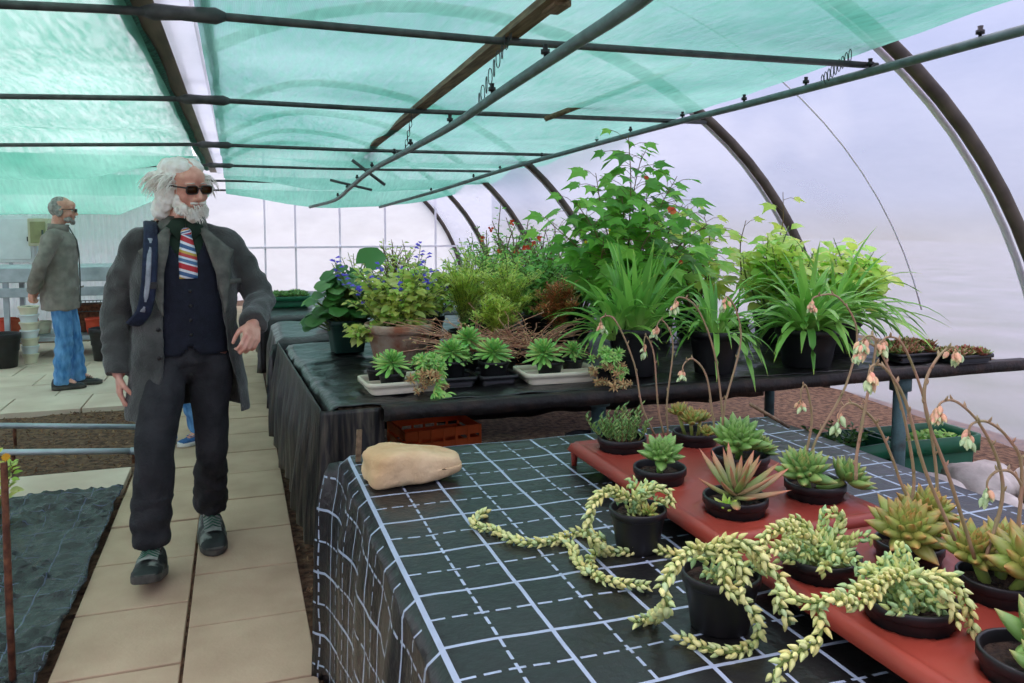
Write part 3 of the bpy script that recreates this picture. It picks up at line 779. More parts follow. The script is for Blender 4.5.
# ------------------------------------------------------------------ red carrier trays
def red_tray(name, x0, x1, y0, y1, zt, holes, lab):
    t = thing(name, lab, 'tray', ((x0+x1)/2, (y0+y1)/2, ZB), group='red pot carrier trays')
    b = MB(); res = .011; nx = int((x1-x0)/res); ny = int((y1-y0)/res); ox, oy = (x0+x1)/2, (y0+y1)/2
    idx = {}
    for j in range(ny+1):
        for i in range(nx+1):
            x = x0+(x1-x0)*i/nx; y = y0+(y1-y0)*j/ny
            e = min(x-x0, x1-x, y-y0, y1-y); z = zt - ZB
            if e < .004: z -= .024
            elif e < .012: z -= .004
            elif e < .028: z += .003
            else: z -= .003
            dh = min([sqrt((x-hx)**2+(y-hy)**2)-hr for hx, hy, hr in holes] + [9])
            if 0 <= dh < .012: z += .004
            idx[(i, j)] = (b.vert((x-ox, y-oy, z)), dh)
    for j in range(ny):
        for i in range(nx):
            q = [idx[(i, j)], idx[(i+1, j)], idx[(i+1, j+1)], idx[(i, j+1)]]
            if all(w[1] < -.004 for w in q): continue
            b.face(*[w[0] for w in q])
    o = b.build('tray_plate', M_redtray, t, smooth=True); solid(o, .003, -1)
    g = MB()
    for (ax, ay) in ((x0+.02, y0+.02), (x1-.02, y0+.02), (x0+.02, y1-.02), (x1-.02, y1-.02)): g.tube([(ax-ox, ay-oy, .003), (ax-ox, ay-oy, zt-ZB-.006)], [.009, .013], 8)
    for k in range(4):
        f = MB(); f.v, f.uv = g.v[k*16:(k+1)*16], g.uv[k*16:(k+1)*16]; f.f = [tuple(v-k*16 for v in q) for q in g.f if k*16 <= q[0] < (k+1)*16]; f.mi = [0]*len(f.f)
        f.build('foot', M_redtray, t)
    return t
ZT = .825
TP = dict(A=(1.085, 2.135, .074), B=(1.33, 2.12, .07), C=(1.045, 1.835, .07), D=(1.305, 1.85, .08), E=(1.10, 1.575, .076), G=(1.35, 1.60, .074),
          I=(1.06, 1.235, .076), K=(1.27, 1.225, .066), J=(1.08, 1.035, .078), L=(1.30, 1.05, .07), M=(1.11, .835, .074), M2=(1.30, .86, .07))
red_tray('carrier_tray', .955, 1.455, 1.43, 2.26, ZT, [TP[k] for k in 'ABCDEG'], 'farther red plastic carrier tray, holding green rosettes and small-leaved stonecrop')
red_tray('carrier_tray', .955, 1.455, .70, 1.405, ZT, [TP[k] for k in ('I', 'K', 'J', 'L', 'M', 'M2')], 'nearer red plastic carrier tray, holding beaded stonecrop and bronzed rosettes')
def tpot(k, lab, cat='succulent', name='potted_succulent', h=.108):
    x, y, r = TP[k]; t = thing(name, lab, cat, (x, y, ZB+.004), 0)
    return t, pot(t, r, h)
def flowers(st, P, n, r, green=.5):
    """drooping bell buds along the last part of a stalk"""
    b = MB(); g = MB(); m = len(P)
    for i in range(n):
        p = P[m-1-int(i*m*.022*3/ max(1, n)*2.2)]
        q = g if (i < n*green) else b
        d = V((r.uniform(-.6, .6), r.uniform(-.6, .6), -.9)); l = r.uniform(.013, .019)
        s0 = p + d.normalized()*r.uniform(.004, .014)
        q.tube([p, s0], .0013, 4); q.plump(s0, d, d.orthogonal(), l, l*.62, l*.6, 6, 4)
    if b.v: b.build('flower_buds', M_bud, st)
    if g.v: g.build('green_buds', M_budg, st)
def stalk(par, pts, nb, r, green=.35, rad=.0029):
    nb = int(nb*1.6)
    P = lump(pts); n = len(P); base = par.location
    P = [p - base for p in P]
    b = MB(); b.tube(P, [rad*(1.25-.65*i/n) for i in range(n)], 6)
    for i in range(3, n-5, 3):
        a = r.uniform(0, 6.28); b.plump(P[i], (cos(a)*.7, sin(a)*.7, .6), (0, 0, 1), .012, .006, .005, 5, 3)
    o = b.build('flower_stalk', M_pstem, par); flowers(o, P, nb, r, green)
def A3(L, y0, y1=None):
    n = len(L); return [aty(px, py, y0 + ((y1 if y1 is not None else y0)-y0)*i/(n-1)) for i, (px, py) in enumerate(L)]
rr = random.Random(21)
# A: bushy small-leaved sedum
t, sz = tpot('A', 'small-leaved green stonecrop on thin brown stems, far left pot of the far red tray'); st = MB(); lf = MB()
for i in range(46):
    a = rr.uniform(0, 6.28); q = rr.uniform(0, .055); out = rr.uniform(.2, 1.0); lean = V((cos(a)*out, sin(a)*out*.8, 1)); l = rr.uniform(.04, .10)
    p0 = V((q*cos(a), q*sin(a), sz)); p1 = p0 + lean*l*.5; p2 = p0 + lean*l*.8 + V((0, 0, l*.25)); P = spline([p0, p1, p2], 4); st.tube(P, .0014, 4)
    for k in range(14):
        f = .35 + .65*k/13; p = P[min(len(P)-1, int(f*(len(P)-1)))]; an = k*2.4
        lf.plump(p, (cos(an), sin(an), .7), (0, 0, 1), .016, .008, .004, 5, 3)
st.build('stems', M_bstem, t); lf.build('foliage', L_sed, t)
# B
t, sz = tpot('B', 'brown tinged rosettes with tall flower stalks at the back of the far red tray')
b = MB()
for k, (dx, dy, dz, R) in enumerate(((-.03, -.02, .055, .05), (.03, .02, .045, .045), (.01, -.045, .02, .035), (-.055, .01, .075, .04))):
    b.tube([(dx*.5, dy*.5, sz-.01), (dx, dy, sz+dz)], .006, 6); rosette(b, (dx, dy, sz+dz), R, 30, (dx*6, dy*6, 1), seed=k+3)
b.build('rosettes', L_rosb, t)
yb = TP['B'][1]
for L, nb in (([(655, 436), (642, 406), (634, 363), (615, 320), (601, 318), (603, 326)], 6), ([(664, 436), (658, 406), (654, 355), (646, 336), (643, 350)], 5), ([(668, 436), (667, 402), (673, 344), (662, 320), (654, 332)], 9)):
    stalk(t, A3(L, yb), nb, rr, .5)
# C
t, sz = tpot('C', 'single bright green rosette raised on a stem, front left of the far red tray')
b = MB(); b.tube([(0, 0, sz-.01), (.0, 0, sz+.045)], .009, 7); rosette(b, (0, -.01, sz+.05), .062, 44, (-.1, -.5, 1), seed=11, e1=-10, wr=.42, tr=.28); b.build('rosette', L_rosd, t)
# D
t, sz = tpot('D', 'large green rosette with smaller ones beside it, right rear of far red tray', h=.115)
b = MB(); rosette(b, (-.025, -.02, sz+.06), .078, 56, (-.15, -.35, 1), seed=12, e1=-5, wr=.40, tr=.27); b.tube([(0, 0, sz-.01), (-.025, -.02, sz+.07)], .011, 7); b.build('rosette', L_rosd, t)
b = MB(); rosette(b, (.055, -.015, sz+.028), .05, 36, (.35, -.3, 1), seed=13, e1=0); rosette(b, (.075, .03, sz+.03), .042, 30, (.6, .1, 1), seed=14); b.build('rosette', L_ros, t)
yd = TP['D'][1]
for L, nb in (([(715, 435), (712, 410), (706, 375), (693, 359), (684, 364), (682, 374)], 5), ([(722, 435), (722, 410), (714, 351), (697, 308), (679, 297), (673, 306)], 8), ([(730, 435), (724, 410), (740, 347), (738, 316), (728, 297), (722, 303)], 7)):
    stalk(t, A3(L, yd), nb, rr, .4)
o = MB().tube([aty(789, 427, 1.98), aty(750, 404, 1.98)], .0055, 4).build('wooden_stick', M_wood); tag(o, 'thin wooden stick poking out slantwise behind the large green rosette', 'stick')
# E: graptoveria with long rosy leaves
t, sz = tpot('E', 'open rosette with long pointed pink edged leaves, front pot of the far red tray')
b = MB(); rosette(b, (0, 0, sz+.01), .135, 22, (0, -.25, 1), e0=78, e1=14, wr=.24, tr=.11, seed=15, inner=.5, prof=lambda t: max(.02, (1-t**2.2)*(.72+.5*t) if t > .02 else .7)); b.build('rosette', L_agave, t)
b = MB(); rosette(b, (-.045, -.03, sz+.005), .03, 16, (-.3, -.3, 1), seed=16); b.build('offset_rosette', L_lime, t)['label'] = 'small pale green offset'
# G
t, sz = tpot('G', 'two green rosettes side by side in one pot, right of the far red tray')
b = MB(); b.tube([(-.02, 0, sz-.01), (-.045, -.01, sz+.05)], .011, 7); rosette(b, (-.048, -.015, sz+.05), .072, 46, (-.3, -.35, 1), seed=17, e1=-8, wr=.36, tr=.26); b.build('rosette', L_ros, t)
b = MB(); b.tube([(.0, -.01, sz-.0), (.05, -.045, sz+.025)], .011, 7); rosette(b, (.058, -.045, sz+.03), .064, 40, (.55, -.3, 1), seed=18, e1=-2, wr=.36, tr=.26); b.build('rosette', L_ros, t)
yg = TP['G'][1]
for L, nb in (([(806, 470), (817, 438), (846, 385), (857, 331), (838, 297), (815, 297), (812, 304)], 9), ([(806, 455), (812, 418), (806, 386), (801, 392), (802, 404)], 4)):
    stalk(t, A3(L, yg), nb, rr, .2)
# K
t, sz = tpot('K', 'pair of plump bronzed rosettes with tall nodding stalks, behind the trailing beaded stonecrops')
b = MB(); rosette(b, (-.035, -.03, sz+.055), .075, 50, (-.25, -.45, 1), seed=19, e1=-14, wr=.40, tr=.30); b.build('rosette', L_rosb, t)
b = MB(); rosette(b, (.045, -.0, sz+.075), .062, 46, (.3, -.35, 1), seed=20, e1=-16, wr=.42, tr=.32); b.build('rosette', L_rosb, t)
b = MB(); b.tube([(-.02, 0, sz-.01), (-.035, -.02, sz+.06)], .011, 7); b.tube([(.02, 0, sz-.01), (.045, 0, sz+.08)], .011, 7); b.build('stems', M_bstem, t)
yk = TP['K'][1]
for L, nb, g in (([(905, 520), (914, 483), (907, 430), (895, 385), (880, 352), (866, 343), (858, 352)], 14, .25), ([(856, 480), (857, 453), (868, 392), (876, 343), (868, 336), (860, 342)], 10, .5),
              ([(930, 515), (937, 490), (933, 445), (922, 392), (903, 345), (888, 337), (880, 344)], 10, .3), ([(918, 515), (903, 488), (891, 455), (876, 423), (855, 404), (842, 408), (837, 424)], 6, .8)):
    stalk(t, A3(L, yk, yk+.02), nb, rr, g)
# L
t, sz = tpot('L', 'cluster of three bronze green rosettes at the right edge of the near tray')
for k, (dx, dy, dz, R) in enumerate(((-.02, .035, .05, .062), (.02, -.055, .05, .085), (.075, .05, .04, .06))):
    b = MB(); b.tube([(dx*.4, dy*.4, sz-.01), (dx, dy, sz+dz)], .011, 7); rosette(b, (dx, dy, sz+dz), R, 46, (dx*3-.15, -.4, 1), seed=30+k, e1=-12, wr=.40, tr=.30); b.build('rosette', L_rosb, t)
yl = TP['L'][1]
for L, nb, g in (([(985, 560), (1002, 500), (998, 461), (979, 423), (957, 402), (942, 402), (936, 412)], 13, .35), ([(975, 560), (950, 480), (928, 420), (925, 385), (936, 360), (950, 347), (960, 352)], 8, .35),
              ([(1030, 560), (1026, 500), (1014, 474), (998, 471), (988, 480), (987, 492)], 6, .8), ([(1015, 560), (1022, 470), (1008, 438), (988, 422), (972, 424), (968, 436)], 7, .6), ([(955, 540), (925, 470), (905, 400), (885, 368), (872, 366), (868, 378)], 9, .5)):
    stalk(t, A3(L, yl), nb, rr, g)
# M, M2
t, sz = tpot('M', 'plump grey green rosettes in a black pot, nearest pot at the lower right corner')
for k, (dx, dy, dz, R) in enumerate(((.02, -.01, .03, .075), (-.035, -.05, .02, .05))):
    b = MB(); rosette(b, (dx, dy, sz+dz), R, 40, (-.1, -.35, 1), seed=40+k, e1=-5, wr=.42, tr=.3); b.build('rosette', L_ros, t)
# beaded stonecrops
def burrito(t, sz, strands, heads, L=.0142, seed=0):
    r = random.Random(seed); base = t.location
    for P in strands:
        b = MB(); s = MB(); Q = lump([V(p)-base for p in P]); strand(b, Q, r, L); s.tube(Q, .003, 5)
        q = b.build('trailing_stem', L_bur, t); s.build('stem_core', M_stem, q)
    h = MB()
    for (dx, dy, dz, lx, ly) in heads:
        Q = lump([V((dx*.4, dy*.4, sz-.005)), V((dx*.8, dy*.8, sz+dz*.8)), V((dx+lx*.5, dy+ly*.5, sz+dz)), V((dx+lx, dy+ly, sz+dz*.8))])
        strand(h, Q, r, L*.95, .0042)
    h.build('upright_stems', L_burg, t)['label'] = 'younger blue green beaded stems'
t, sz = tpot('I', 'dense clump of pale beaded stonecrop, left pot of the near red tray'); hs = []
for i in range(46):
    a = rr.uniform(0, 6.28); q = rr.uniform(.0, .085); hs.append((q*cos(a), q*sin(a), rr.uniform(.02, .05), rr.uniform(-.03, .03), rr.uniform(-.03, .03)))
hs.append((.03, .03, .085, .01, 0)); hs.append((.085, -.02, .05, .02, -.01))
burrito(t, sz, [[aty(815, 545, 1.2), aty(795, 530, 1.2), aty(770, 532, 1.18), aty(760, 545, 1.17)], [aty(800, 545, 1.2), aty(775, 548, 1.16), aty(762, 556, 1.16)], [aty(820, 545, 1.22), aty(800, 520, 1.24), aty(780, 528, 1.22)], [aty(830, 545, 1.22), aty(842, 520, 1.22), aty(832, 510, 1.22)]], hs, seed=2)
t, sz = tpot('J', 'pale beaded stonecrop trailing both ways from its pot in the near red tray'); hs = []
for i in range(40):
    a = rr.uniform(0, 6.28); q = rr.uniform(.0, .085); hs.append((q*cos(a), q*sin(a), rr.uniform(.025, .06), rr.uniform(-.03, .03), rr.uniform(-.03, .03)))
hs += [(-.045, -.01, .08, -.02, 0), (-.0, .03, .1, .01, 0)]
burrito(t, sz, [[aty(905, 575, 1.02), aty(885, 580, 1.0), aty(864, 590, .98), aty(830, 600, .97), aty(802, 601, .98), aty(780, 590, 1.02)],
                [aty(915, 580, 1.0), aty(940, 575, .98), aty(960, 590, .96), aty(970, 612, .95), aty(973, 632, .95)],
                [aty(905, 580, 1.0), aty(925, 578, .97), aty(948, 600, .96), aty(958, 622, .95)],
                [aty(880, 585, 1.0), aty(868, 600, .97), aty(850, 604, .96), aty(836, 598, .95)],
                [aty(815, 603, .98), aty(822, 625, .96), aty(815, 642, .95), aty(790, 657, .94), aty(775, 672, .94), aty(778, 686, .94)]], hs, seed=3)
zc = ZB + .014
t = thing('potted_succulent', 'beaded stonecrop in a small black pot on the gridded cover, long strand trailing left', 'succulent', (.856, 1.60, ZB+.004)); sz = pot(t, .066, .098)
hs = [(.02, .01, .05, .03, .0), (-.01, -.01, .06, .01, -.01), (.0, .02, .075, -.01, .0), (.04, -.01, .03, .03, -.01), (-.03, .01, .05, -.02, 0), (.03, .03, .06, .03, .01)]
burrito(t, sz, [[aty(632, 500, 1.58), aty(612, 490, 1.56), aty(597, 500, 1.53), aty(588, 520, 1.52), aty(590, 538, 1.51), atz(606, 552, zc)],
                [aty(640, 498, 1.6), aty(655, 488, 1.59), aty(668, 492, 1.58), aty(670, 505, 1.57)],
                [aty(625, 500, 1.58), aty(604, 492, 1.58), aty(590, 506, 1.57)],
                [atz(606, 540, zc), atz(580, 532, zc), atz(556, 540, zc), atz(530, 543, zc), atz(510, 538, zc), atz(494, 530, zc), atz(478, 527, zc), atz(474, 519, zc), atz(486, 512, zc)]], hs, seed=4)
b = MB(); rosette(b, (.01, -.03, sz+.012), .026, 20, (0, -.4, 1), seed=8); b.build('rosette', L_rosb, t)['label'] = 'small orange tinged rosette'
t = thing('potted_succulent', 'beaded stonecrop in a black pot on the gridded cover, strands curling all around it', 'succulent', (.835, 1.235, ZB+.004)); sz = pot(t, .073, .105)
hs = [(-.03, -.02, .03, -.02, 0), (.02, 0, .04, .02, -.01), (0, .02, .045, -.02, .01), (.04, -.02, .03, .03, -.02), (-.02, .03, .04, -.03, 0), (.03, .03, .03, .03, 0)]
burrito(t, sz, [[aty(712, 552, 1.22), aty(695, 548, 1.19), aty(676, 565, 1.16), aty(662, 588, 1.15), aty(668, 606, 1.14), atz(652, 618, zc), atz(634, 622, zc)],
                [atz(690, 560, zc), atz(655, 550, zc), atz(625, 552, zc), atz(600, 552, zc), atz(590, 560, zc), atz(600, 578, zc), atz(628, 584, zc), atz(648, 586, zc)],
                [atz(592, 575, zc), atz(575, 558, zc), atz(572, 546, zc), atz(560, 540, zc)],
                [aty(718, 552, 1.2), aty(725, 540, 1.18), aty(724, 565, 1.15), aty(726, 588, 1.14), aty(744, 602, 1.13), aty(758, 622, 1.12), atz(756, 642, zc), atz(735, 652, zc), atz(705, 648, zc), atz(680, 636, zc)],
                [aty(725, 550, 1.2), aty(745, 548, 1.17), aty(765, 566, 1.15), aty(782, 580, 1.13), aty(778, 600, 1.12), aty(790, 625, 1.11)],
                [aty(712, 550, 1.2), aty(735, 560, 1.15), aty(745, 578, 1.14), aty(738, 595, 1.13)],
                [aty(700, 552, 1.2), aty(735, 540, 1.16), aty(757, 552, 1.14), aty(772, 570, 1.13)]], hs, seed=5)
# stone and label stick at the corner of the near bench
b = MB(); b.ell((0, 0, 0), (.16, .085, .062), 40, 26)
o = b.build('sandstone_block', M_stone)
for v in o.data.vertices:
    p = v.co; q = V((p.x/.16, p.y/.085, p.z/.062)); e = 5.0
    nrm = (abs(q.x)**e + abs(q.y)**e + abs(q.z)**e)**(1/e); q = q/max(nrm, 1e-4)
    x, y, z = q.x*.14, q.y*.08, q.z*.046
    if x < 0: y *= 1.05 + .3*x/.15*0
    z *= 1 + .18*(-x/.15)*(1 if z > 0 else 1); y *= 1 - .22*max(0, x/.15)
    n = .016*nz(x*14, y*14, z*14) + .007*nz(x*30, y*30, z*60)
    z -= .022*max(0, x/.14)**1.5*(1 if z > 0 else 0) + .010*nz(x*9, y*9, 3)*(1 if z > 0 else 0)
    v.co = V((x, y, z)) * (1+n*6) + V((.0, .0, .0))
o.location = (.475, 2.27, ZB+.052); o.rotation_euler = (0, 0, radians(4))
tag(o, 'rough buff sandstone block lying on the near corner of the gridded cover', 'stone')
o = MB().box((-.009, -.003, 0), (.009, .003, .115)).build('label_stick', M_wood, smooth=False); o.location = (.345, 2.50, ZB-.01); o.rotation_euler = (.02, .05, .1)
tag(bevel(o, .002), 'blank wooden label stick standing behind the sandstone block', 'stick')
# ------------------------------------------------------------------ plants on the middle bench
rp = random.Random(5)
def strap(par, c, n, L, w, seed, up=(55, 85), m=None, droop=(1.2, 2.4), name='foliage'):
    r = random.Random(seed); b = MB(); c = V(c)
    for i in range(n):
        a = r.uniform(0, 6.283); el = radians(r.uniform(*up)); l = L*r.uniform(.6, 1.12)
        d = V((cos(a)*cos(el), sin(a)*cos(el), sin(el))); u = V((-cos(a)*sin(el), -sin(a)*sin(el), cos(el)))
        q = r.uniform(.0, .05)
        b.blade(c + V((cos(a)*q, sin(a)*q, 0)), d, u, l, w*r.uniform(.7, 1.15), 9, r.uniform(*droop), .35,
                lambda t: max(.03, min(1, .55+t*1.6)*(1-max(0, (t-.45)/.55)**1.8)), r.uniform(-.5, .5))
    return b.build(name, m or L_strap, par)
def leafy(par, c, R, n, L, w, m, seed, stems=10, sm=None, low=.0, shape=None, droop=.5, rnd_up=.35, ns=3, name='foliage', zb=0):
    """bushy plant: branching stems carrying folded leaves"""
    r = random.Random(seed); b = MB(); s = MB(); c = V(c)
    per = max(1, n//stems)
    for i in range(stems):
        a = r.uniform(0, 6.283); q = sqrt(r.random()); h = R[2]*r.uniform(.55, 1.05)*(1-.35*q*q)
        tip = c + V((cos(a)*q*R[0], sin(a)*q*R[1], h)); p0 = c + V((cos(a)*q*R[0]*.2, sin(a)*q*R[1]*.2, zb))
        P = spline([p0, p0.lerp(tip, .5) + V((r.uniform(-.2, .2)*R[0], r.uniform(-.2, .2)*R[1], .1*h)), tip], 6)
        s.tube(P, [.004*(1-.7*k/(len(P)-1))*(R[2]/.35+.3) for k in range(len(P))], 5)
        for k in range(per):
            f = low + (1-low)*(k+.5)/per; p = P[min(len(P)-1, int(f*(len(P)-1)))]
            an = k*2.4 + a; el = r.uniform(-.1, .8); d = V((cos(an)*cos(el), sin(an)*cos(el), sin(el)))
            l = L*r.uniform(.6, 1.15)*(1.1-.45*f)
            pe = p + d*l*.35; s.tube([p, pe], .0012, 4, cap=False)
            b.blade(pe, d, V((r.uniform(-rnd_up, rnd_up), r.uniform(-rnd_up, rnd_up)-.6, 1)), l, w*l/L, 4, droop*r.uniform(.4, 1.4), .22, shape)
    st = s.build('stems', sm or M_stem, par); return b.build(name, m, par)
# --- dark green square planter with big round leaves
t = thing('potted_plant', 'plant with big dark round leaves in a square green planter at the bench end', 'plant', (.60, 4.72, ZB+.006), .1)
h = pot(t, .115, .19, M_gpot, .8, sq=8, seg=40)
def roundleaf(b, p, d, up, R_, r, cup=.15):
    d = V(d).normalized(); up = V(up); up = up - d*up.dot(d); up.normalize(); sd = d.cross(up); c = b.vert(p, (.5, .2)); ring = []
    for k in range(15):
        a = -2.7 + 5.4*k/14; q = R_*(1 + .06*cos(k*2.1)); x = cos(a)*q; y = sin(a)*q
        ring.append(b.vert(V(p) + d*(R_*.5+x) + sd*y*1.05 + up*(cup*R_*(x*x+y*y)/R_/R_*.6 - .25*(x+R_*.5)**2/R_ + r.uniform(-.04, .04)*R_), (.5, .8)))
    for k in range(14): b.face(c, ring[k], ring[k+1])
b = MB(); s = MB(); r = random.Random(8)
for i in range(150):
    a = r.uniform(0, 6.28); el = r.uniform(.05, 1.45); L = r.uniform(.15, .30); d = V((cos(a)*cos(el), sin(a)*cos(el), sin(el)))
    p = V((0, 0, h+.02)) + V((d.x*.23*r.uniform(.4, 1.1), d.y*.2*r.uniform(.4, 1), -.02 + d.z*.36*r.uniform(.35, 1.05)))
    s.tube(spline([V((0, 0, h)), V((p.x*.5, p.y*.5, p.z*.75)), p], 4), .0035, 5); roundleaf(b, p, V((d.x, d.y, -.15)), V((d.x*.3, d.y*.3-.25, 1)), r.uniform(.034, .062), r)
p = V((.12, .02, h+.36)); s.tube([(0, 0, h), (.05, .02, h+.12), p], .005, 5); roundleaf(b, p, (.75, 0, .75), (-.5, -.8, .5), .085, r)
s.build('stems', M_stem, t); b.build('foliage', L_dark, t)
# --- terracotta pot with salvia
t = thing('potted_plant', 'pale green salvia with violet flower spikes in a wide terracotta pot', 'plant', (.84, 4.36, ZB+.006))
b = MB(); b.lathe([(.135, 0), (.14, .005), (.175, .15), (.178, .152), (.19, .154), (.195, .19), (.19, .2), (.175, .2), (.168, .18)], seg=36, cap0=True); b.build('pot', M_terr, t)
b = MB(); b.lathe([(.005, .182), (.09, .186), (.17, .178)], seg=24); b.build('soil', M_potsoil, t)
leafy(t, (0, 0, .17), (.30, .2, .40), 1100, .078, .042, L_salv, 4, stems=48, low=.12, droop=1.0)
s = MB(); r = random.Random(9)
for i in range(14):
    b = MB()
    a = r.uniform(0, 6.28); q = r.uniform(.05, .36); hh = r.uniform(.30, .56)
    x, y = cos(a)*q, sin(a)*q*.6
    P = spline([(x*.3, y*.3, .18), (x*.8, y*.8, hh*.7+.1), (x, y, hh+.1)], 5); s.tube(P, .002, 4)
    for k in range(12):
        p = P[-1 - k % 5] + V((0, 0, r.uniform(-.03, .025))); an = r.uniform(0, 6.28)
        b.blade(p, (cos(an), sin(an)-.5, .3), (0, -.6, 1), .034, .026, 2, .6, .2)
    b.build('flower_spike', M_purp, t)
s.build('flower_stems', M_stem, t)
leafy(t, (-.20, -.02, .10), (.12, .08, .14), 150, .065, .032, L_salv, 41, stems=10, low=.2, droop=1.4, name='trailing_foliage')
# --- shallow trays with small rosettes
def shallow_tray(name, x, y, w, d, h, m, lab, rz=0, group=None):
    t = thing(name, lab, 'tray', (x, y, ZB+.004), rz, group)
    rows = []
    def rr_(a, c, z, k=.12, n=6):
        out = []
        rad = min(a, c)*.3
        for (sx, sy, a0) in ((1, 1, 0), (-1, 1, pi/2), (-1, -1, pi), (1, -1, 1.5*pi)):
            for i in range(n+1):
                an = a0 + (pi/2)*i/n; out.append((sx*(a-rad) + cos(an)*rad, sy*(c-rad) + sin(an)*rad, z))
        return out
    b = MB(); b.grid([rr_(w*.42, d*.40, 0), rr_(w*.45, d*.44, h*.6), rr_(w*.47, d*.46, h*.62), rr_(w*.5, d*.5, h*.64), rr_(w*.5, d*.5, h), rr_(w*.47, d*.465, h), rr_(w*.46, d*.45, h*.8), rr_(w*.43, d*.42, .008)], closed=True)
    n = len(rr_(1, 1, 0)); b.face(*range(n)); b.face(*[7*n+i for i in range(n)][::-1])
    b.build('tray_body', m, t); k = 0
    q = MB(); q.box((-w*.43, -.004, h*.3), (w*.43, .004, h*.85)); q.build('divider', m, t, smooth=False)
    return t
shallow_tray('seed_tray', .69, 3.55, .36, .24, .055, M_cream, 'cream plastic tray carrying two small pots at the left front of the middle bench', .06)
shallow_tray('seed_tray', .945, 3.60, .18, .26, .05, M_black, 'black pot tray under a green rosette, left one of two side by side')
shallow_tray('seed_tray', 1.135, 3.58, .19, .26, .05, M_black, 'black pot tray under a green rosette, right one of two side by side')
shallow_tray('seed_tray', 1.44, 3.53, .38, .25, .055, M_cream, 'cream plastic tray between the black trays and the big strap-leaved pot', -.03)
def small(x, y, r, h, lab, seed, R=.08, n=60, m=None, dz=.012, cat='succulent', z=.012, heads=((0, 0, .05),)):
    t = thing('potted_succulent', lab, cat, (x, y, ZB+z)); s = pot(t, r, h); b = MB()
    for k, (dx, dy, e) in enumerate(heads):
        b.tube([(dx*.3, dy*.3, s-.01), (dx, dy, s+e)], .006, 6)
        rosette(b, (dx, dy, s+e), R*(1 if k == 0 else .75), n, (dx*5, dy*5-.25, 1), seed=seed+k, e1=-28, wr=.26, tr=.07, inner=.5, prof=lambda t: max(.04, sin(pi*min(1, .06+.8*t**1.3))))
    b.build('rosette', m or L_aeo, t); return t, s
small(.64, 3.50, .062, .082, 'frilly green rosette in a black pot at the left end of the cream tray', 50, .085, 70)
t, s = small(.60, 3.62, .055, .08, 'small black pot at the rear of the cream tray, mostly hidden', 52, .04, 20)
small(.945, 3.62, .072, .10, 'yellowish rosette in a black pot on the left black tray', 53, .09, 70, heads=((0, 0, .05), (.05, .03, .03)))
small(1.06, 3.74, .06, .10, 'tall pale rosette in a black pot behind the two black trays', 55, .085, 70, heads=((0, 0, .09),))
small(1.135, 3.57, .075, .095, 'broad pale green rosette in a black pot on the right black tray', 57, .095, 80)
small(1.40, 3.52, .066, .085, 'green rosette leaning left in a black pot on the right cream tray', 59, .095, 76, heads=((-.03, 0, .05),))
small(1.54, 3.57, .055, .08, 'second black pot on the right cream tray with a small rosette', 61, .07, 50)
def shaggy(x, y, lab, seed, over):
    t = thing('potted_succulent', lab, 'succulent', (x, y, ZB+.012)); s = pot(t, .05, .07); r = random.Random(seed); b = MB(); d = MB(); st = MB()
    for i in range(26):
        a = r.uniform(0, 6.28); q = r.uniform(.02, .10); z = r.uniform(-.02, .10)
        p = V((cos(a)*q, sin(a)*q - .03, max(.0, s+z-.02*q/.1)))
        st.tube(spline([V((0, 0, s)), V((p.x*.5, p.y*.5, s+.05)), p], 3), .002, 4)
        (rosette(b, p, r.uniform(.025, .045), 18, (p.x*8, p.y*8-.3, .8), seed=seed+i, e1=-30, wr=.3, tr=.1) if r.random() < .62 else None)
        if r.random() < .75:
            q = V((p.x*1.1, p.y*1.1-.02, max(.01, p.z-.06)))
            rosette(d, q, r.uniform(.02, .035), 16, (p.x*6, p.y*6-.5, .2), seed=seed+i+99, e1=-40, wr=.28, tr=.1)
    for k in range(over):
        p = V((r.uniform(-.02, .06), -.06-.012*k, s+.02-.018*k)); p.z = max(.005, p.z)
        for j in range(8): b.blade(p, (r.uniform(-.5, .5), -.6, r.uniform(-.8, .3)), (0, -.6, .8), .055, .011, 3, .8, .1)
    st.build('stems', M_bstem, t); b.build('foliage', L_aeo, t); d.build('dry_foliage', L_dry, t)['label'] = 'dried brown rosettes'
shaggy(.80, 3.50, 'straggly green and brown plant spilling over the right end of the left cream tray', 70, 9)
shaggy(1.62, 3.36, 'shaggy brown and green succulent at the bench edge beside the right cream tray', 75, 0)
# --- strap-leaved plants in big black pots
def strap_pot(x, y, r, h, lab, n, L, w, seed, **k):
    t = thing('potted_plant', lab, 'plant', (x, y, ZB+.006)); z = pot(t, r, h); strap(t, (0, 0, z-.01), n, L, w, seed, **k); return t, z
t, z = strap_pot(1.86, 3.52, .125, .235, 'upright strap-leaved plant in the largest black pot, leftmost of the row of strap-leaved pots', 66, .46, .044, 80, up=(48, 88), droop=(.4, 1.5))
strap(t, (-.10, .03, z-.02), 56, .42, .028, 81, up=(35, 80), droop=(1.4, 2.8), name='arching_foliage')
t, z = strap_pot(2.26, 3.44, .13, .215, 'arching thin strap-leaved plant in a black pot, second of the row', 74, .42, .030, 82, up=(30, 85), droop=(1.5, 3.2))
t, z = strap_pot(2.84, 3.46, .165, .20, 'arching strap-leaved plant in a wide black pot, third of the row', 96, .48, .036, 83, up=(30, 85), droop=(1.2, 3.0))
t, z = strap_pot(3.26, 3.74, .15, .20, 'arching strap-leaved plant behind the third pot, farthest right on the bench', 96, .58, .034, 84, up=(28, 80), droop=(1.2, 2.8))
t, z = strap_pot(2.02, 3.86, .10, .18, 'strap-leaved plant standing behind the first and second strap-leaved pots', 60, .44, .030, 85, up=(35, 85), droop=(1.2, 2.8))
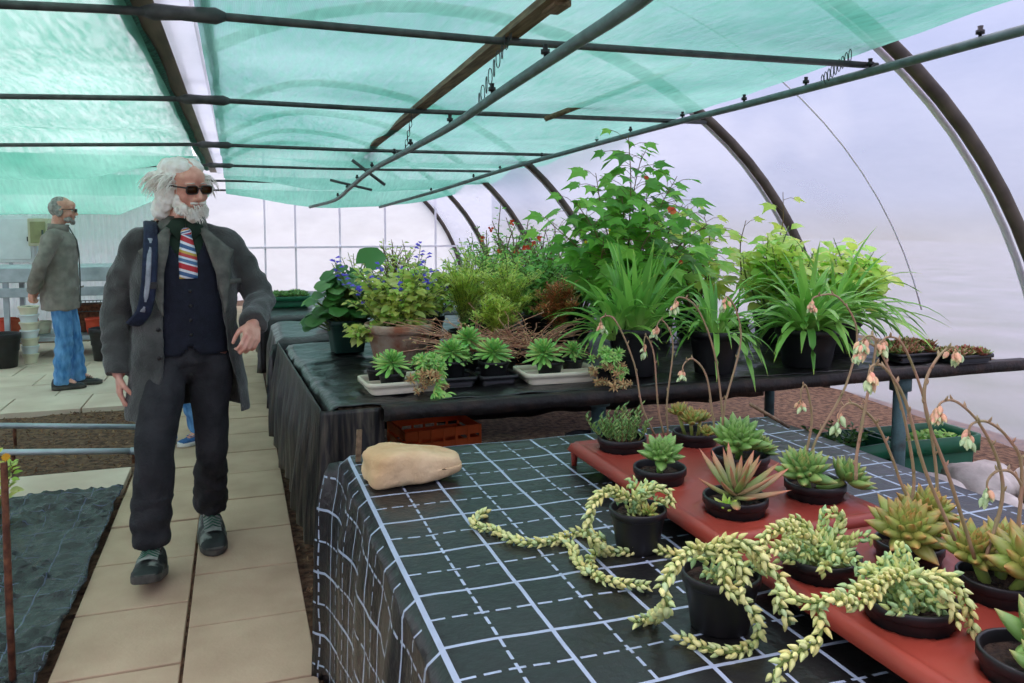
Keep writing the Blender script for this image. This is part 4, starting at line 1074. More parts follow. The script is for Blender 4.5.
# --- tall lobed-leaf shrub with orange flowers
def abutilon(x, y, lab, seed, tops, lm, h0, L, per, spread, fl=0, flm=None, pr=.13):
    t = thing('potted_shrub', lab, 'plant', (x, y, ZB+.006)); z = pot(t, pr, h0); r = random.Random(seed); b = MB(); s = MB(); f = MB(); base = t.location
    for (tx, ty, tz) in tops:
        tip = V((tx, ty, tz)) - base; p0 = V((r.uniform(-.03, .03), r.uniform(-.03, .03), z-.01))
        m1 = p0.lerp(tip, .35) + V((r.uniform(-.04, .04), r.uniform(-.04, .04), .05)); m2 = p0.lerp(tip, .7) + V((r.uniform(-.05, .05), r.uniform(-.05, .05), .04))
        P = spline([p0, m1, m2, tip], 8); n = len(P); s.tube(P, [.0075*(1-.75*i/n) for i in range(n)], 6)
        for k in range(per):
            q = .22 + .78*(k+.5)/per; p = P[min(n-1, int(q*(n-1)))]; an = k*2.4 + r.uniform(-.5, .5); el = r.uniform(.0, .7)
            d = V((cos(an)*cos(el), sin(an)*cos(el), sin(el))); pl_ = L*r.uniform(.5, 1.3); pe = p + d*pl_*.9
            s.tube([p, p.lerp(pe, .6) + V((0, 0, .01)), pe], .0016, 4, cap=False)
            b.palmate(pe, V((d.x, d.y, r.uniform(-.55, .1))), V((d.x*.3 + r.uniform(-.3, .3), d.y*.3-.75, 1)), L*r.uniform(.6, 1.25)*(1.1-.35*q), 5, .35)
        if r.random() < fl:
            p = P[int(n*r.uniform(.6, .9))] + V((r.uniform(-.05, .05), -.06, -.02))
    s.build('stems', M_bstem, t); b.build('foliage', lm, t); return t
tops = [(2.18, 4.25, 2.02), (2.30, 4.3, 1.92), (2.02, 4.35, 1.80), (1.83, 4.2, 1.62), (2.45, 4.15, 1.78), (2.58, 4.3, 1.62), (2.70, 4.2, 1.50), (1.95, 4.05, 1.40), (2.25, 4.0, 1.52), (2.45, 4.0, 1.38), (2.12, 4.2, 1.66), (2.36, 4.35, 1.7),
        (1.72, 4.3, 1.5), (2.62, 4.05, 1.28), (2.3, 3.95, 1.25), (2.1, 3.98, 1.2)]
t = abutilon(2.22, 4.32, 'tallest shrub with large lobed green leaves and an orange flower, reaching the pipes', 90, tops, L_abu, .2, .155, 26, .5)
r = random.Random(91)
for (px, py, yy) in ((671, 211, 3.98), (646, 178, 4.2), (680, 262, 4.0)):
    b = MB(); c = aty(px, py, yy) - t.location
    for k in range(9): a = k*2.4; b.blade(c, (cos(a), sin(a)*.6-.4, sin(a)*.8), (0, -1, .2), .032 if px == 671 else .018, .026 if px == 671 else .014, 3, .3, .2)
    b.build('flower', M_oran, t)
tops = [(2.86, 4.5, 1.55), (2.98, 4.55, 1.42), (2.80, 4.6, 1.62), (2.7, 4.55, 1.35), (3.08, 4.5, 1.25)]
abutilon(2.80, 4.55, 'yellow green lobed-leaf shrub rising behind the tallest shrub on its right', 95, tops, L_abuy, .18, .13, 15, .4, pr=.11)
def sapling(x, y, tip, lab, seed):
    return abutilon(x, y, lab, seed, [tip], L_abuy, .13, .14, 6, .1, pr=.07)
q1 = aty(783, 192, 4.35); sapling(q1.x-.0, 4.4, (q1.x, 4.35, q1.z), 'single thin-stemmed seedling with a tuft of lobed leaves in front of the second hoop', 97)
q1 = aty(746, 220, 4.35); sapling(q1.x-.02, 4.38, (q1.x+.0, 4.35, q1.z), 'shorter thin-stemmed seedling with lobed leaves left of the tall one', 98)
# --- lime broad-leaved plants
def broad(x, y, R, lab, seed, m, n=260, L=.10, w=.055, r=.12, h=.18, stems=26):
    t = thing('potted_plant', lab, 'plant', (x, y, ZB+.006)); z = pot(t, r, h); leafy(t, (0, 0, z-.02), R, n, L, w, m, seed, stems=stems, low=.3, droop=.9); return t
broad(3.18, 4.15, (.34, .26, .60), 'bushy lime green broad-leaved plant behind the third strap-leaved pot', 100, L_lime, 480, .14, .10)
broad(3.62, 4.10, (.32, .26, .55), 'bushy lime green broad-leaved plant nearest the polythene wall', 101, L_lime, 440, .14, .10)
broad(3.00, 4.85, (.3, .2, .5), 'mid green bush at the back of the bench behind the lime plants', 106, L_shr, 460, .09, .045)
broad(3.45, 4.60, (.3, .2, .5), 'leafy green bush at the back right of the middle bench', 107, L_lime, 420, .11, .06)
broad(1.10, 4.85, (.25, .18, .42), 'green bush behind the salvia pot on the middle bench', 108, L_salv, 420, .08, .04)
broad(2.55, 4.55, (.24, .2, .48), 'dark leafy plant tucked between the tallest shrub and the lime plants', 102, L_shr, 260, .08, .04)
# --- feathery, russet and bushy fillers in the middle
def feathery(x, y, H, lab, seed, m, n=26, spread=.22, pr=.09):
    t = thing('potted_plant', lab, 'plant', (x, y, ZB+.006)); z = pot(t, pr, .14); r = random.Random(seed); b = MB(); s = MB()
    for i in range(n):
        a = r.uniform(0, 6.28); o = r.uniform(.1, 1)*spread; hh = H*r.uniform(.55, 1.05)
        P = spline([(0, 0, z), (cos(a)*o*.4, sin(a)*o*.4, z+hh*.6), (cos(a)*o, sin(a)*o, z+hh*(1-.25*o/spread))], 7); s.tube(P, .0018, 4); k = 0
        for j in range(4, len(P)):
            for sd in range(5):
                an = r.uniform(0, 6.28); b.blade(P[j] + V((0, 0, r.uniform(-.02, .02))), (cos(an), sin(an), .55), (0, 0, 1), .055*r.uniform(.6, 1.2), .009, 2, .5, .1)
    s.build('stems', M_stem, t); b.build('foliage', m, t)
feathery(1.22, 4.40, .46, 'feathery yellow green plant right of the terracotta pot', 110, L_fern, 46)
feathery(1.45, 4.25, .44, 'feathery pale green plant in the middle of the bench before the shrubs', 111, L_fern, 46)
feathery(1.66, 4.05, .34, 'wispy russet orange plant left of the big strap-leaved pot', 112, L_red, 40, .16)
feathery(1.30, 4.02, .26, 'low feathery green plant behind the black trays', 113, L_fern, 36, .16)
t = thing('potted_plant', 'fern with upright yellow green fronds behind the feathery plants', 'plant', (1.38, 4.60, ZB+.006)); z = pot(t, .1, .15); b = MB(); s = MB(); r = random.Random(115)
for i in range(16):
    a = r.uniform(0, 6.28); el = radians(r.uniform(50, 85)); L = r.uniform(.4, .6); d = V((cos(a)*cos(el), sin(a)*cos(el), sin(el))); p = V((0, 0, z)); P = [p.copy()]
    for k in range(16): p = p + d*L/16; d = (d + V((0, 0, -.05))).normalized(); P.append(p.copy())
    s.tube(P, .0018, 4)
    for k in range(2, 16):
        sd = d.cross(V((0, 0, 1))).normalized()
        for sg in (-1, 1): b.blade(P[k], sd*sg + d*.5, (0, -.3, 1), .06*sin(pi*(k/17)**.8)+.01, .014, 2, .2, .1)
s.build('stems', M_stem, t); b.build('fronds', L_fern, t)
broad(1.80, 4.70, (.30, .22, .52), 'glossy dark green shrub left of the tallest shrub', 116, L_shr, 760, .085, .04, stems=44)
broad(1.50, 4.95, (.30, .18, .55), 'bushy mid green shrub with small leaves at the back of the middle bench', 117, L_shr, 760, .07, .034, stems=44)
broad(2.12, 4.85, (.26, .2, .55), 'leafy shrub directly behind the tallest shrub', 118, L_abu, 520, .10, .05, stems=34)
def tangle(x, y, lab, seed, R=(.22, .13, .13), n=150):
    t = thing('dried_plant', lab, 'plant', (x, y, ZB+.006)); z = pot(t, .085, .11); r = random.Random(seed); s = MB(); b = MB()
    for i in range(n):
        p = V((r.uniform(-.05, .05), r.uniform(-.05, .05), z)); a = r.uniform(0, 6.28); d = V((cos(a), sin(a), r.uniform(.2, 1.2))); P = [p.copy()]
        for k in range(6):
            p = p + V((d.x*R[0], d.y*R[1], d.z*R[2]))*r.uniform(.12, .24); d = d + V((r.uniform(-.6, .6), r.uniform(-.6, .6), r.uniform(-.65, .35))); p.z = max(.03, p.z); P.append(p.copy())
        s.tube(P, .0022, 4)
        for q in P[3:]: an = r.uniform(0, 6.28); b.blade(q, (cos(an), sin(an), r.uniform(-.5, .5)), (0, 0, 1), .024, .011, 2, .3, .2)
    s.build('dry_stems', M_tang, t); b.build('dry_foliage', L_dry, t)
tangle(1.14, 4.0, 'dried pinkish brown tangle of stems behind the left black tray', 120)
tangle(1.42, 3.86, 'dried brown tangle of stems behind the right cream tray', 121)
tangle(1.16, 3.84, 'low dry tangle of stems between the two larger dried tangles', 122, (.14, .1, .07), 80)
b = MB(); r = random.Random(123)
t = thing('potted_plant', 'low plant with a single pink flower behind the dry stems', 'plant', (1.20, 4.16, ZB+.006)); z = pot(t, .07, .12); leafy(t, (0, 0, z-.01), (.1, .08, .16), 90, .04, .02, L_shr, 124, stems=12)
c = aty(488, 307, 4.08) - t.location
for k in range(7): a = k*.9; b.blade(c, (cos(a), -.3, sin(a)), (0, -1, .1), .018, .014, 2, .1, .1)
b.tube([(0, 0, z), c], .0015, 4); b.build('flower', M_pink, t)
# --- seedling trays at the right end
def seed_cells(x, y, lab, seed, w=.30, d=.2):
    t = shallow_tray('seed_tray', x, y, w, d, .05, M_black, lab); r = random.Random(seed)
    MB().box((-w*.43, -d*.42, .012), (w*.43, d*.42, .042)).build('soil', M_potsoil, t, smooth=False); b = MB()
    for i in range(44):
        p = V((r.uniform(-w*.42, w*.42), r.uniform(-d*.4, d*.4), .045)); rosette(b, p, r.uniform(.03, .06), 8, (0, 0, 1), e0=75, e1=10, wr=.5, tr=.12, seed=seed+i)
    b.build('seedlings', L_seed, t)
seed_cells(3.48, 3.42, 'black tray of reddish seedlings, left one at the right end of the bench', 130)
seed_cells(3.72, 3.28, 'black tray of reddish seedlings, rightmost thing on the middle bench', 131, .26)
seed_cells(3.66, 3.60, 'black tray of reddish seedlings behind the other two seedling trays', 133)
# --- far benches
t = shallow_tray('seed_tray', .42, 7.6, .42, .5, .10, M_gtray, 'green seed tray of low plants on the farthest bench beside the path'); r = random.Random(140); b = MB()
MB().box((-.18, -.2, .02), (.18, .2, .085)).build('soil', M_potsoil, t, smooth=False)
for i in range(60): rosette(b, (r.uniform(-.18, .18), r.uniform(-.2, .2), .09), r.uniform(.03, .07), 9, e0=80, e1=20, wr=.35, tr=.1, seed=i)
b.build('seedlings', L_sed, t)
t = thing('potted_plant', 'small white pot with a wispy plant on the bench just beyond the green planter', 'plant', (.58, 5.75, ZB+.02)); z = pot(t, .09, .14, M_whitepot); leafy(t, (0, 0, z-.02), (.09, .08, .10), 60, .05, .03, L_sed, 142, stems=10)
t = thing('potted_plant', 'small plant in a green pot half hidden behind the green planter', 'plant', (.72, 5.6, ZB+.02)); z = pot(t, .09, .13, M_gtray); leafy(t, (0, 0, z-.02), (.10, .08, .14), 70, .06, .03, L_salv, 143, stems=10)
def wisp(x, y, H, lab, seed):
    t = thing('potted_plant', lab, 'plant', (x, y, ZB+.02)); z = pot(t, .10, .16); leafy(t, (0, 0, z), (.20, .18, H), 80, .055, .02, L_salv, seed, stems=14, low=.6)
wisp(.78, 6.0, .48, 'thin wispy plant seen above the big dark leaves', 145)
def back_shrub(x, y, R, lab, seed, m, fl=None, n=420, L=.07):
    t = thing('potted_shrub', lab, 'shrub', (x, y, ZB+.02)); z = pot(t, .14, .2); leafy(t, (0, 0, z-.02), R, n, L, L*.5, m, seed, stems=36, low=.25, sm=M_bstem)
    if fl:
        b = MB(); r = random.Random(seed)
        for i in range(9):
            c = V((r.uniform(-.8, .8)*R[0], -R[1]*r.uniform(.3, .9), z + R[2]*r.uniform(.4, .95)))
            for k in range(6): b.blade(c, (r.uniform(-1, 1), -.4, r.uniform(-1, 1)), (0, -1, .2), .035, .028, 2, .2, .2)
        b.build('flowers', fl, t)
back_shrub(2.30, 6.9, (.36, .3, .78), 'dark green shrub with red flowers on the farthest bench', 150, L_shr, M_oran, 620)
back_shrub(2.72, 6.9, (.35, .3, .62), 'bushy green shrub right of the red flowered shrub on the farthest bench', 151, L_shr)
back_shrub(1.35, 7.1, (.28, .24, .50), 'small pale shrub far behind the salvia on the farthest bench', 152, L_salv, None, 260)
back_shrub(2.1, 5.85, (.34, .24, .58), 'mid green shrub on the bench just beyond the middle bench', 153, L_shr)
back_shrub(2.75, 5.7, (.34, .24, .6), 'yellow flowered shrub on the bench beyond the tallest shrub', 154, L_shr, M_yell)
# ------------------------------------------------------------------ things stored under and beside the bench
t = thing('plastic_crate', 'orange slatted plastic crate on the soil under the middle bench', 'crate', (.93, 3.95, -.03), .12)
w, d, h = .20, .15, .52
b = MB()
for z in (0, .06, .12, .18, .24, .30, .36, .42, .475):
    hh = .036 if z < .47 else .045
    b.box((-w, -d, z), (w, -d+.008, z+hh)); b.box((-w, d-.008, z), (w, d, z+hh)); b.box((-w, -d+.008, z), (-w+.008, d-.008, z+hh)); b.box((w-.008, -d+.008, z), (w, d-.008, z+hh))
b.build('slatted_wall', M_orange, t, smooth=False)
b = MB()
for i in range(7):
    x = -w + .004 + (2*w-.012)*i/6; b.box((x, -d-.003, 0), (x+.012, -d+.003, h)); b.box((x, d-.003, 0), (x+.012, d+.003, h))
b.box((-w, -d, -.004), (w, d, .004)); b.build('frame', M_orange, t, smooth=False)
for i, (x, y, r_, h_, lab) in enumerate(((1.45, 4.2, .17, .26, 'big empty black tub under the bench beside the orange crate'), (2.0, 4.4, .14, .24, 'empty black pot stored under the bench near its middle leg'), (2.45, 4.3, .15, .2, 'low black tub under the bench behind the large green rosette'))):
    t = thing('plastic_tub', lab, 'pot', (x, y, -.03)); pot(t, r_, h_, soil=.25)
for i, (x, y, rz, lab) in enumerate(((3.28, 3.75, .1, 'green plastic trough with leafy plants on the ground under the bench end'), (3.95, 3.75, -.05, 'green plastic trough by the polythene wall beyond the teal bench leg'))):
    t = shallow_tray('plant_trough', x, y, .62, .34, .26, M_gtray, lab, rz); t.location.z = -.03
    MB().box((-.26, -.14, .03), (.26, .14, .20)).build('soil', M_potsoil, t, smooth=False)
    leafy(t, (0, 0, .18), (.28, .14, .20 if i == 0 else .08), 240, .06, .032, L_dark if i == 0 else L_shr, 160+i, stems=24, low=.2)
r = random.Random(170); M_sack = mat('grey_white_stone', (170, 164, 158), rough=.9, scale=8, c2=(206, 200, 194), bump=.5, bscale=18)
for i, (x, y, s, lab) in enumerate(((3.62, 3.30, .14, 'pale rounded stone on the ground in front of the teal bench leg'), (3.95, 3.32, .17, 'largest pale stone on the ground right of the teal bench leg'), (4.22, 3.2, .13, 'pale stone farthest right by the polythene wall'), (3.78, 3.08, .1, 'small pale stone nearest the gridded bench, right of the leg'))):
    o = MB().ell((0, 0, 0), (s*1.2, s, s*.7), 26, 16).build('stone', M_sack); o.location = (x, y, s*.42-.03); tag(o, lab, 'stone')
    for v in o.data.vertices: v.co *= 1 + .32*nz(v.co.x*7+i, v.co.y*7, v.co.z*7) + .1*nz(v.co.x*20, v.co.y*20, i)
def ground_plant(x, y, R, lab, seed, m, n=160, L=.06):
    t = thing('ground_plant', lab, 'plant', (x, y, -.04)); leafy(t, (0, 0, 0), R, n, L, L*.45, m, seed, stems=18, low=.25)
ground_plant(4.15, 2.95, (.25, .2, .22), 'low leafy weed growing at the foot of the polythene wall, at the right edge', 180, L_shr)
ground_plant(2.78, 3.9, (.25, .2, .40), 'ferny plant growing under the bench left of the green trough', 181, L_fern, 220, .05)
ground_plant(2.2, 3.95, (.25, .2, .36), 'yellowish plant growing in the shade under the middle of the bench', 182, L_salv, 200, .05)
# marigold at the left picture edge
t = thing('marigold', 'marigold with an orange flower at the left picture edge behind the stake', 'plant', (-1.22, 4.6, 0)); b = MB(); r = random.Random(190)
leafy(t, (0, 0, 0), (.13, .1, .42), 110, .075, .042, L_salv, 191, stems=7, low=.3)
c = V((.095, -.04, .33)); M_mari = leaf('marigold_petal', [(246, 140, 24), (240, 170, 30)], trans=.15, rough=.6)
for k in range(22): a = k*2.4; b.blade(c, (cos(a), sin(a)*.5, sin(a)*.9+.2), (0, -.8, .6), .022, .012, 2, .2, .2)
b.tube([(0, 0, 0), (.07, 0, .15), c], .002, 4); b.build('flower', M_mari, t)
# ------------------------------------------------------------------ pots stored under the steel staging
def plain_pot(name, x, y, z, r, h, m, lab, group=None, cat='pot', soil=.3):
    t = thing(name, lab, cat, (x, y, z), 0, group); pot(t, r, h, m, soil=soil, seg=20); return t
M_terr2 = mat('plain_terracotta', (186, 92, 62), rough=.85, scale=9, var=.15); M_redp = mat('red_plastic', (206, 72, 44), rough=.5, var=.1); M_blue = mat('blue_plastic', (54, 70, 104), rough=.5, var=.1)
plain_pot('plastic_tub', aty(3, 345, 9.6).x, 9.6, .0, .17, .36, M_black, 'large black tub on the paving at the left picture edge', soil=.5)
plain_pot('plastic_tub', aty(106, 345, 9.75).x, 9.75, .0, .17, .36, M_black, 'large black tub on the paving just left of the walking man', soil=.5)
# stack of ribbed pots behind second man
for k in range(7): plain_pot('stacked_pot', aty(30, 340, 9.8).x, 9.80, .0+.085*k, .085+.003*k, .11, M_white if k % 2 else M_cream, ('topmost whitish pot of the nested stack behind the second man' if k == 6 else 'whitish pot nested in the tall stack behind the second man, below the topmost'), 'nested whitish pots', soil=.9)
sp = [(aty(82, 335, 10.1).x+.12, 10.12, M_redp, 'red pot beside the reddish brown box on the lower shelf'), (aty(20, 335, 10.3).x, 10.2, M_terr2, 'small terracotta pot left of the whitish pot stack'), (-2.46, 10.3, M_redp, 'bright orange red pot above the left black tub'), (-2.52, 10.6, M_blue, 'dark blue pot behind the orange red pot'), (-2.25, 10.3, M_terr2, 'terracotta pot right of the orange red pot'), (-2.12, 10.35, M_cream, 'cream pot left of the whitish pot stack'),
      (-1.55, 10.3, M_terr2, 'terracotta pot on the lower shelf right of the second man'), (-1.42, 10.3, M_redp, 'reddish pot on the lower shelf beside the terracotta one'), (-1.28, 10.3, M_terr2, 'terracotta pot on the lower shelf close to the walking man'), (-1.10, 10.35, M_black, 'black pot at the right end of the lower shelf')]
for k, (x, y, m, lab) in enumerate(sp): plain_pot('stored_pot', x, y, .254, rp.uniform(.07, .10), rp.uniform(.13, .2), m, lab)
for k, (x, lab) in enumerate(((-1.62, 'dark wire rack of pot trays above the terracotta pots'), (-1.25, 'dark wire rack of pot trays nearest the walking man'))):
    b = MB()
    for i in range(9): b.tube([(-.16+.04*i, -.15, 0), (-.16+.04*i, .15, 0), (-.16+.04*i, .15, .10)], .004, 5)
    for yv, zv in ((-.15, 0), (.15, 0), (.15, .1), (0, 0)): b.tube([(-.17, yv, zv), (.17, yv, zv)], .005, 5)
    o = b.build('wire_rack', M_bar); o.location = (x, 10.35, .50); tag(o, lab, 'rack')
    for xx in (-.16, .16): MB().tube([(xx, .14, -.246), (xx, .14, .0)], .006, 6).build('leg', M_bar, o)
o = bevel(MB().box((0, 0, 0), (.36, .25, .30)).build('storage_box', M_rust, smooth=False), .01); o.location = (aty(70, 340, 10.4).x, 10.3, .252); tag(o, 'reddish brown box on the lower shelf behind the second man', 'box')
MB().box((-.005, -.005, .29), (.365, .255, .32)).build('lid', M_rust, o, smooth=False)
o = MB().tube([(-.0, 4.35, 0)], .1) if False else None
# ------------------------------------------------------------------ people
def skinmat():
    m, nt, out = _new('skin'); N = nt.nodes.new; L = nt.links.new
    tc = N('ShaderNodeTexCoord'); n = N('ShaderNodeTexNoise'); n.inputs['Scale'].default_value = 26; n.inputs['Detail'].default_value = 4; L(tc.outputs['Object'], n.inputs['Vector'])
    r = N('ShaderNodeValToRGB'); e = r.color_ramp.elements; e[0].position = .35; e[0].color = srgb((206, 142, 122)); e[1].position = .66; e[1].color = srgb((226, 172, 150)); L(n.outputs[0], r.inputs[0])
    b = N('ShaderNodeBsdfPrincipled'); L(r.outputs[0], b.inputs['Base Color']); b.inputs['Roughness'].default_value = .5
    b.inputs['Subsurface Weight'].default_value = .12; b.inputs['Subsurface Radius'].default_value = (.01, .004, .002); b.inputs['Subsurface Scale'].default_value = .5
    L(b.outputs[0], out.inputs[0]); return m
M_skin = skinmat()
M_lips = mat('lips', (172, 96, 88), rough=.5, var=.1)
M_coat = mat('grey_olive_linen', (46, 47, 45), rough=.9, scale=9, c2=(84, 84, 81), bump=.35, bscale=130, lo=.3, hi=.75, sheen=.3)
M_lapel = mat('grey_linen_collar', (82, 82, 76), rough=.9, scale=20, c2=(112, 110, 102), bump=.3, bscale=130)
M_trou = mat('charcoal_cotton', (30, 30, 33), rough=.9, scale=11, c2=(50, 50, 53), bump=.3, bscale=90)
M_vest = mat('navy_waistcoat_cloth', (24, 27, 40), rough=.9, scale=30, var=.2, bump=.2, bscale=200)
M_shirt = mat('dark_green_shirt', (28, 48, 34), rough=.85, scale=20, var=.2)
M_hair = mat('white_hair', (246, 243, 236), rough=.6, scale=30, c2=(226, 218, 204))
M_hair2 = mat('grey_hair', (120, 116, 112), rough=.7, scale=40, c2=(170, 166, 160))
M_frame = mat('dark_spectacle_frame', (28, 22, 20), rough=.3, spec=.6)
def lensmat():
    m, nt, out = _new('tinted_lens'); b = nt.nodes.new('ShaderNodeBsdfPrincipled'); b.inputs['Base Color'].default_value = srgb((84, 56, 38)); b.inputs['Roughness'].default_value = .08
    t = nt.nodes.new('ShaderNodeBsdfTransparent'); t.inputs[0].default_value = srgb((150, 110, 84)); x = nt.nodes.new('ShaderNodeMixShader'); x.inputs[0].default_value = .4
    nt.links.new(t.outputs[0], x.inputs[1]); nt.links.new(b.outputs[0], x.inputs[2]); nt.links.new(x.outputs[0], out.inputs[0]); return m
M_lens = lensmat()
M_eye = mat('eye_white', (226, 220, 212), rough=.25); M_iris = mat('eye_iris', (70, 80, 80), rough=.2)
M_shoe = mat('black_green_shoe', (30, 36, 34), rough=.6, scale=16, c2=(120, 126, 118), bump=.2, lo=.5, hi=.62)
M_toe = mat('black_rubber_toe', (32, 38, 36), rough=.6, scale=20)
M_shoeg = mat('grey_shoe_mesh', (116, 122, 116), rough=.8, scale=40, c2=(150, 154, 146))
M_sole = mat('shoe_sole', (60, 58, 54), rough=.8, scale=20, c2=(86, 84, 78))
M_lace = mat('shoe_lace', (44, 90, 70), rough=.8)
M_bag = mat('navy_backpack_cloth', (34, 42, 64), rough=.85, scale=40, var=.25, bump=.2, bscale=120)
M_web = mat('grey_webbing', (146, 150, 158), rough=.8, scale=40)
M_jean = mat('blue_denim', (62, 116, 172), rough=.9, scale=12, c2=(112, 164, 212), bump=.25, bscale=120, aniso=(2, 2, .6))
M_jack = mat('grey_jacket_cloth', (122, 116, 108), rough=.85, scale=14, c2=(146, 139, 130), bump=.2, bscale=120)
M_djack = mat('dark_jacket_cloth', (50, 54, 62), rough=.9, scale=14, var=.2)
M_bshoe = mat('blue_canvas_shoe', (52, 92, 140), rough=.8, scale=30, var=.2)
M_wsole = mat('white_rubber_sole', (214, 212, 206), rough=.6)
M_btn = mat('dark_button', (30, 28, 26), rough=.4)
def tiemat():
    m, nt, out = _new('striped_tie_silk'); N = nt.nodes.new; L = nt.links.new
    uv = N('ShaderNodeUVMap'); sp = N('ShaderNodeSeparateXYZ'); L(uv.outputs[0], sp.inputs[0])
    a = N('ShaderNodeMath'); a.operation = 'MULTIPLY_ADD'; a.inputs[1].default_value = -.42; L(sp.outputs[0], a.inputs[0]); L(sp.outputs[1], a.inputs[2])
    s = N('ShaderNodeMath'); s.operation = 'MULTIPLY'; s.inputs[1].default_value = 1.6; L(a.outputs[0], s.inputs[0]); f = N('ShaderNodeMath'); f.operation = 'FRACT'; L(s.outputs[0], f.inputs[0])
    r = N('ShaderNodeValToRGB'); r.color_ramp.interpolation = 'CONSTANT'; e = r.color_ramp.elements
    e[0].position = 0; e[0].color = srgb((190, 34, 48)); e[1].position = .2; e[1].color = srgb((226, 226, 232))
    for p, c in ((.3, (60, 96, 140)), (.44, (226, 226, 232)), (.52, (196, 164, 70)), (.62, (190, 60, 60)), (.74, (210, 216, 226)), (.82, (70, 110, 150)), (.94, (226, 226, 232))):
        q = e.new(p); q.color = srgb(c)
    L(f.outputs[0], r.inputs[0]); b = N('ShaderNodeBsdfPrincipled'); L(r.outputs[0], b.inputs['Base Color']); b.inputs['Roughness'].default_value = .45; L(b.outputs[0], out.inputs[0]); return m
M_tie = tiemat()
def hand(b, wr, d, n, s, curl=.5, sc=1.0):
    """palm with four separate fingers and a thumb; d fingers, n palm side, s thumb side"""
    wr = V(wr); d = V(d).normalized(); n = V(n); n = (n - d*n.dot(d)).normalized(); s = V(s); s = (s - d*s.dot(d) - n*s.dot(n)).normalized()
    for k in range(4):
        o = (.031 - .0205*k)*sc; kn = wr + d*(.092-.006*abs(k-1))*sc + s*o
        b.cap_(wr + d*.012*sc + s*o*.7, kn, .0135*sc, .0115*sc, 10)
        p = kn; a = 0; Ls = [(.042, .027, .021), (.046, .030, .023), (.043, .027, .022), (.033, .021, .019)][k]
        for j, l in enumerate(Ls):
            a += curl*(.75 + .25*j)*(1 + .08*k); q = p + (d*cos(a) + n*sin(a))*l*sc
            b.cap_(p, q, (.0098-.0009*j)*sc, (.0090-.0009*j)*sc, 9); p = q
    t0 = wr + d*.028*sc + s*.026*sc; t1 = t0 + (d*.75 + s*.62 + n*.35).normalized()*.042*sc; t2 = t1 + (d*.9 + s*.1 + n*.5*(1+curl)).normalized()*.033*sc; t3 = t2 + (d*.85 - s*.15 + n*.5*(1+curl)).normalized()*.024*sc
    b.cap_(t0, t1, .014*sc, .0115*sc, 9); b.cap_(t1, t2, .0112*sc, .010*sc, 9); b.cap_(t2, t3, .0100*sc, .0085*sc, 9)
def head_parts(b, c, R):
    H_ = lambda p: c + R @ V(p)
    def E(p, r): b.ell(H_(p), r, 16, 11, R)
    E((0, .018, .035), (.076, .096, .090)); E((0, -.026, -.03), (.061, .068, .084)); E((0, -.038, -.078), (.047, .048, .038)); E((0, -.078, -.098), (.022, .018, .018))
    for s in (-1, 1):
        E((s*.040, -.066, -.028), (.024, .022, .024)); E((s*.078, .012, -.006), (.010, .022, .033)); E((s*.012, -.1, -.036), (.009, .010, .008)); E((s*.030, -.078, .024), (.024, .016, .009))
        E((s*.013, -.088, -.064), (.015, .011, .0055)); E((s*.034, -.076, -.008), (.016, .010, .006))
    E((0, -.050, .05), (.055, .05, .045))
    b.cap_(H_((0, -.086, .012)), H_((0, -.113, -.028)), .010, .0135, 12); E((0, -.086, -.075), (.018, .012, .007)); E((0, -.084, -.052), (.024, .012, .014))
def eyes(par, c, R):
    for s in (-1, 1):
        p = c + R @ V((s*.031, -.079, .006)); e = MB().ell(p, (.0125,)*3, 12, 8).build('eye', M_eye, par)
        MB().ell(p + R @ V((0, -.0105, 0)), (.0052, .0030, .0052), 10, 6, R).build('iris', M_iris, e)
def specs(par, c, R, tint):
    b = MB(); H_ = lambda p: c + R @ V(p)
    for s in (-1, 1):
        ring = []
        for k in range(25):
            a = 2*pi*k/24; x = abs(cos(a))**.55*(1 if cos(a) > 0 else -1)*.0265; z = abs(sin(a))**.6*(1 if sin(a) > 0 else -1)*.017
            ring.append(H_((s*.033 + x, -.106 + .18*abs(s*.033+x)*abs(s*.033+x)*4, .004 + z)))
        b.tube(ring, .0028, 6, cap=False)
        b.tube([H_((s*.059, -.099, .012)), H_((s*.074, -.085, .014)), H_((s*.081, -.02, .012)), H_((s*.083, .018, .006))], .0032, 6)
    b.tube([H_((-.010, -.106, .008)), H_((0, -.111, .011)), H_((.010, -.106, .008))], .003, 6)
    o = b.build('spectacles', M_frame, par)
    for s in (-1, 1):
        l = MB(); ring = []
        for k in range(24):
            a = 2*pi*k/24; x = abs(cos(a))**.55*(1 if cos(a) > 0 else -1)*.0255; z = abs(sin(a))**.6*(1 if sin(a) > 0 else -1)*.016; ring.append(H_((s*.033 + x, -.105 + .72*abs(s*.033+x)**2, .004 + z)))
        l.grid([ring, [p + R @ V((0, .0015, 0)) for p in ring]], closed=True); l.face(*range(24)[::-1]); l.face(*range(24, 48)); l.build('lens', M_lens if tint else M_lens, o)
def strands(b, c, R, gen, n, seed, rad=.0013):
    r = random.Random(seed)
    for i in range(n):
        P = [c + R @ V(p) for p in gen(r)]; m = len(P); b.tube(P, [rad*(1-.8*k/(m-1)) for k in range(m)], 6, cap=False)
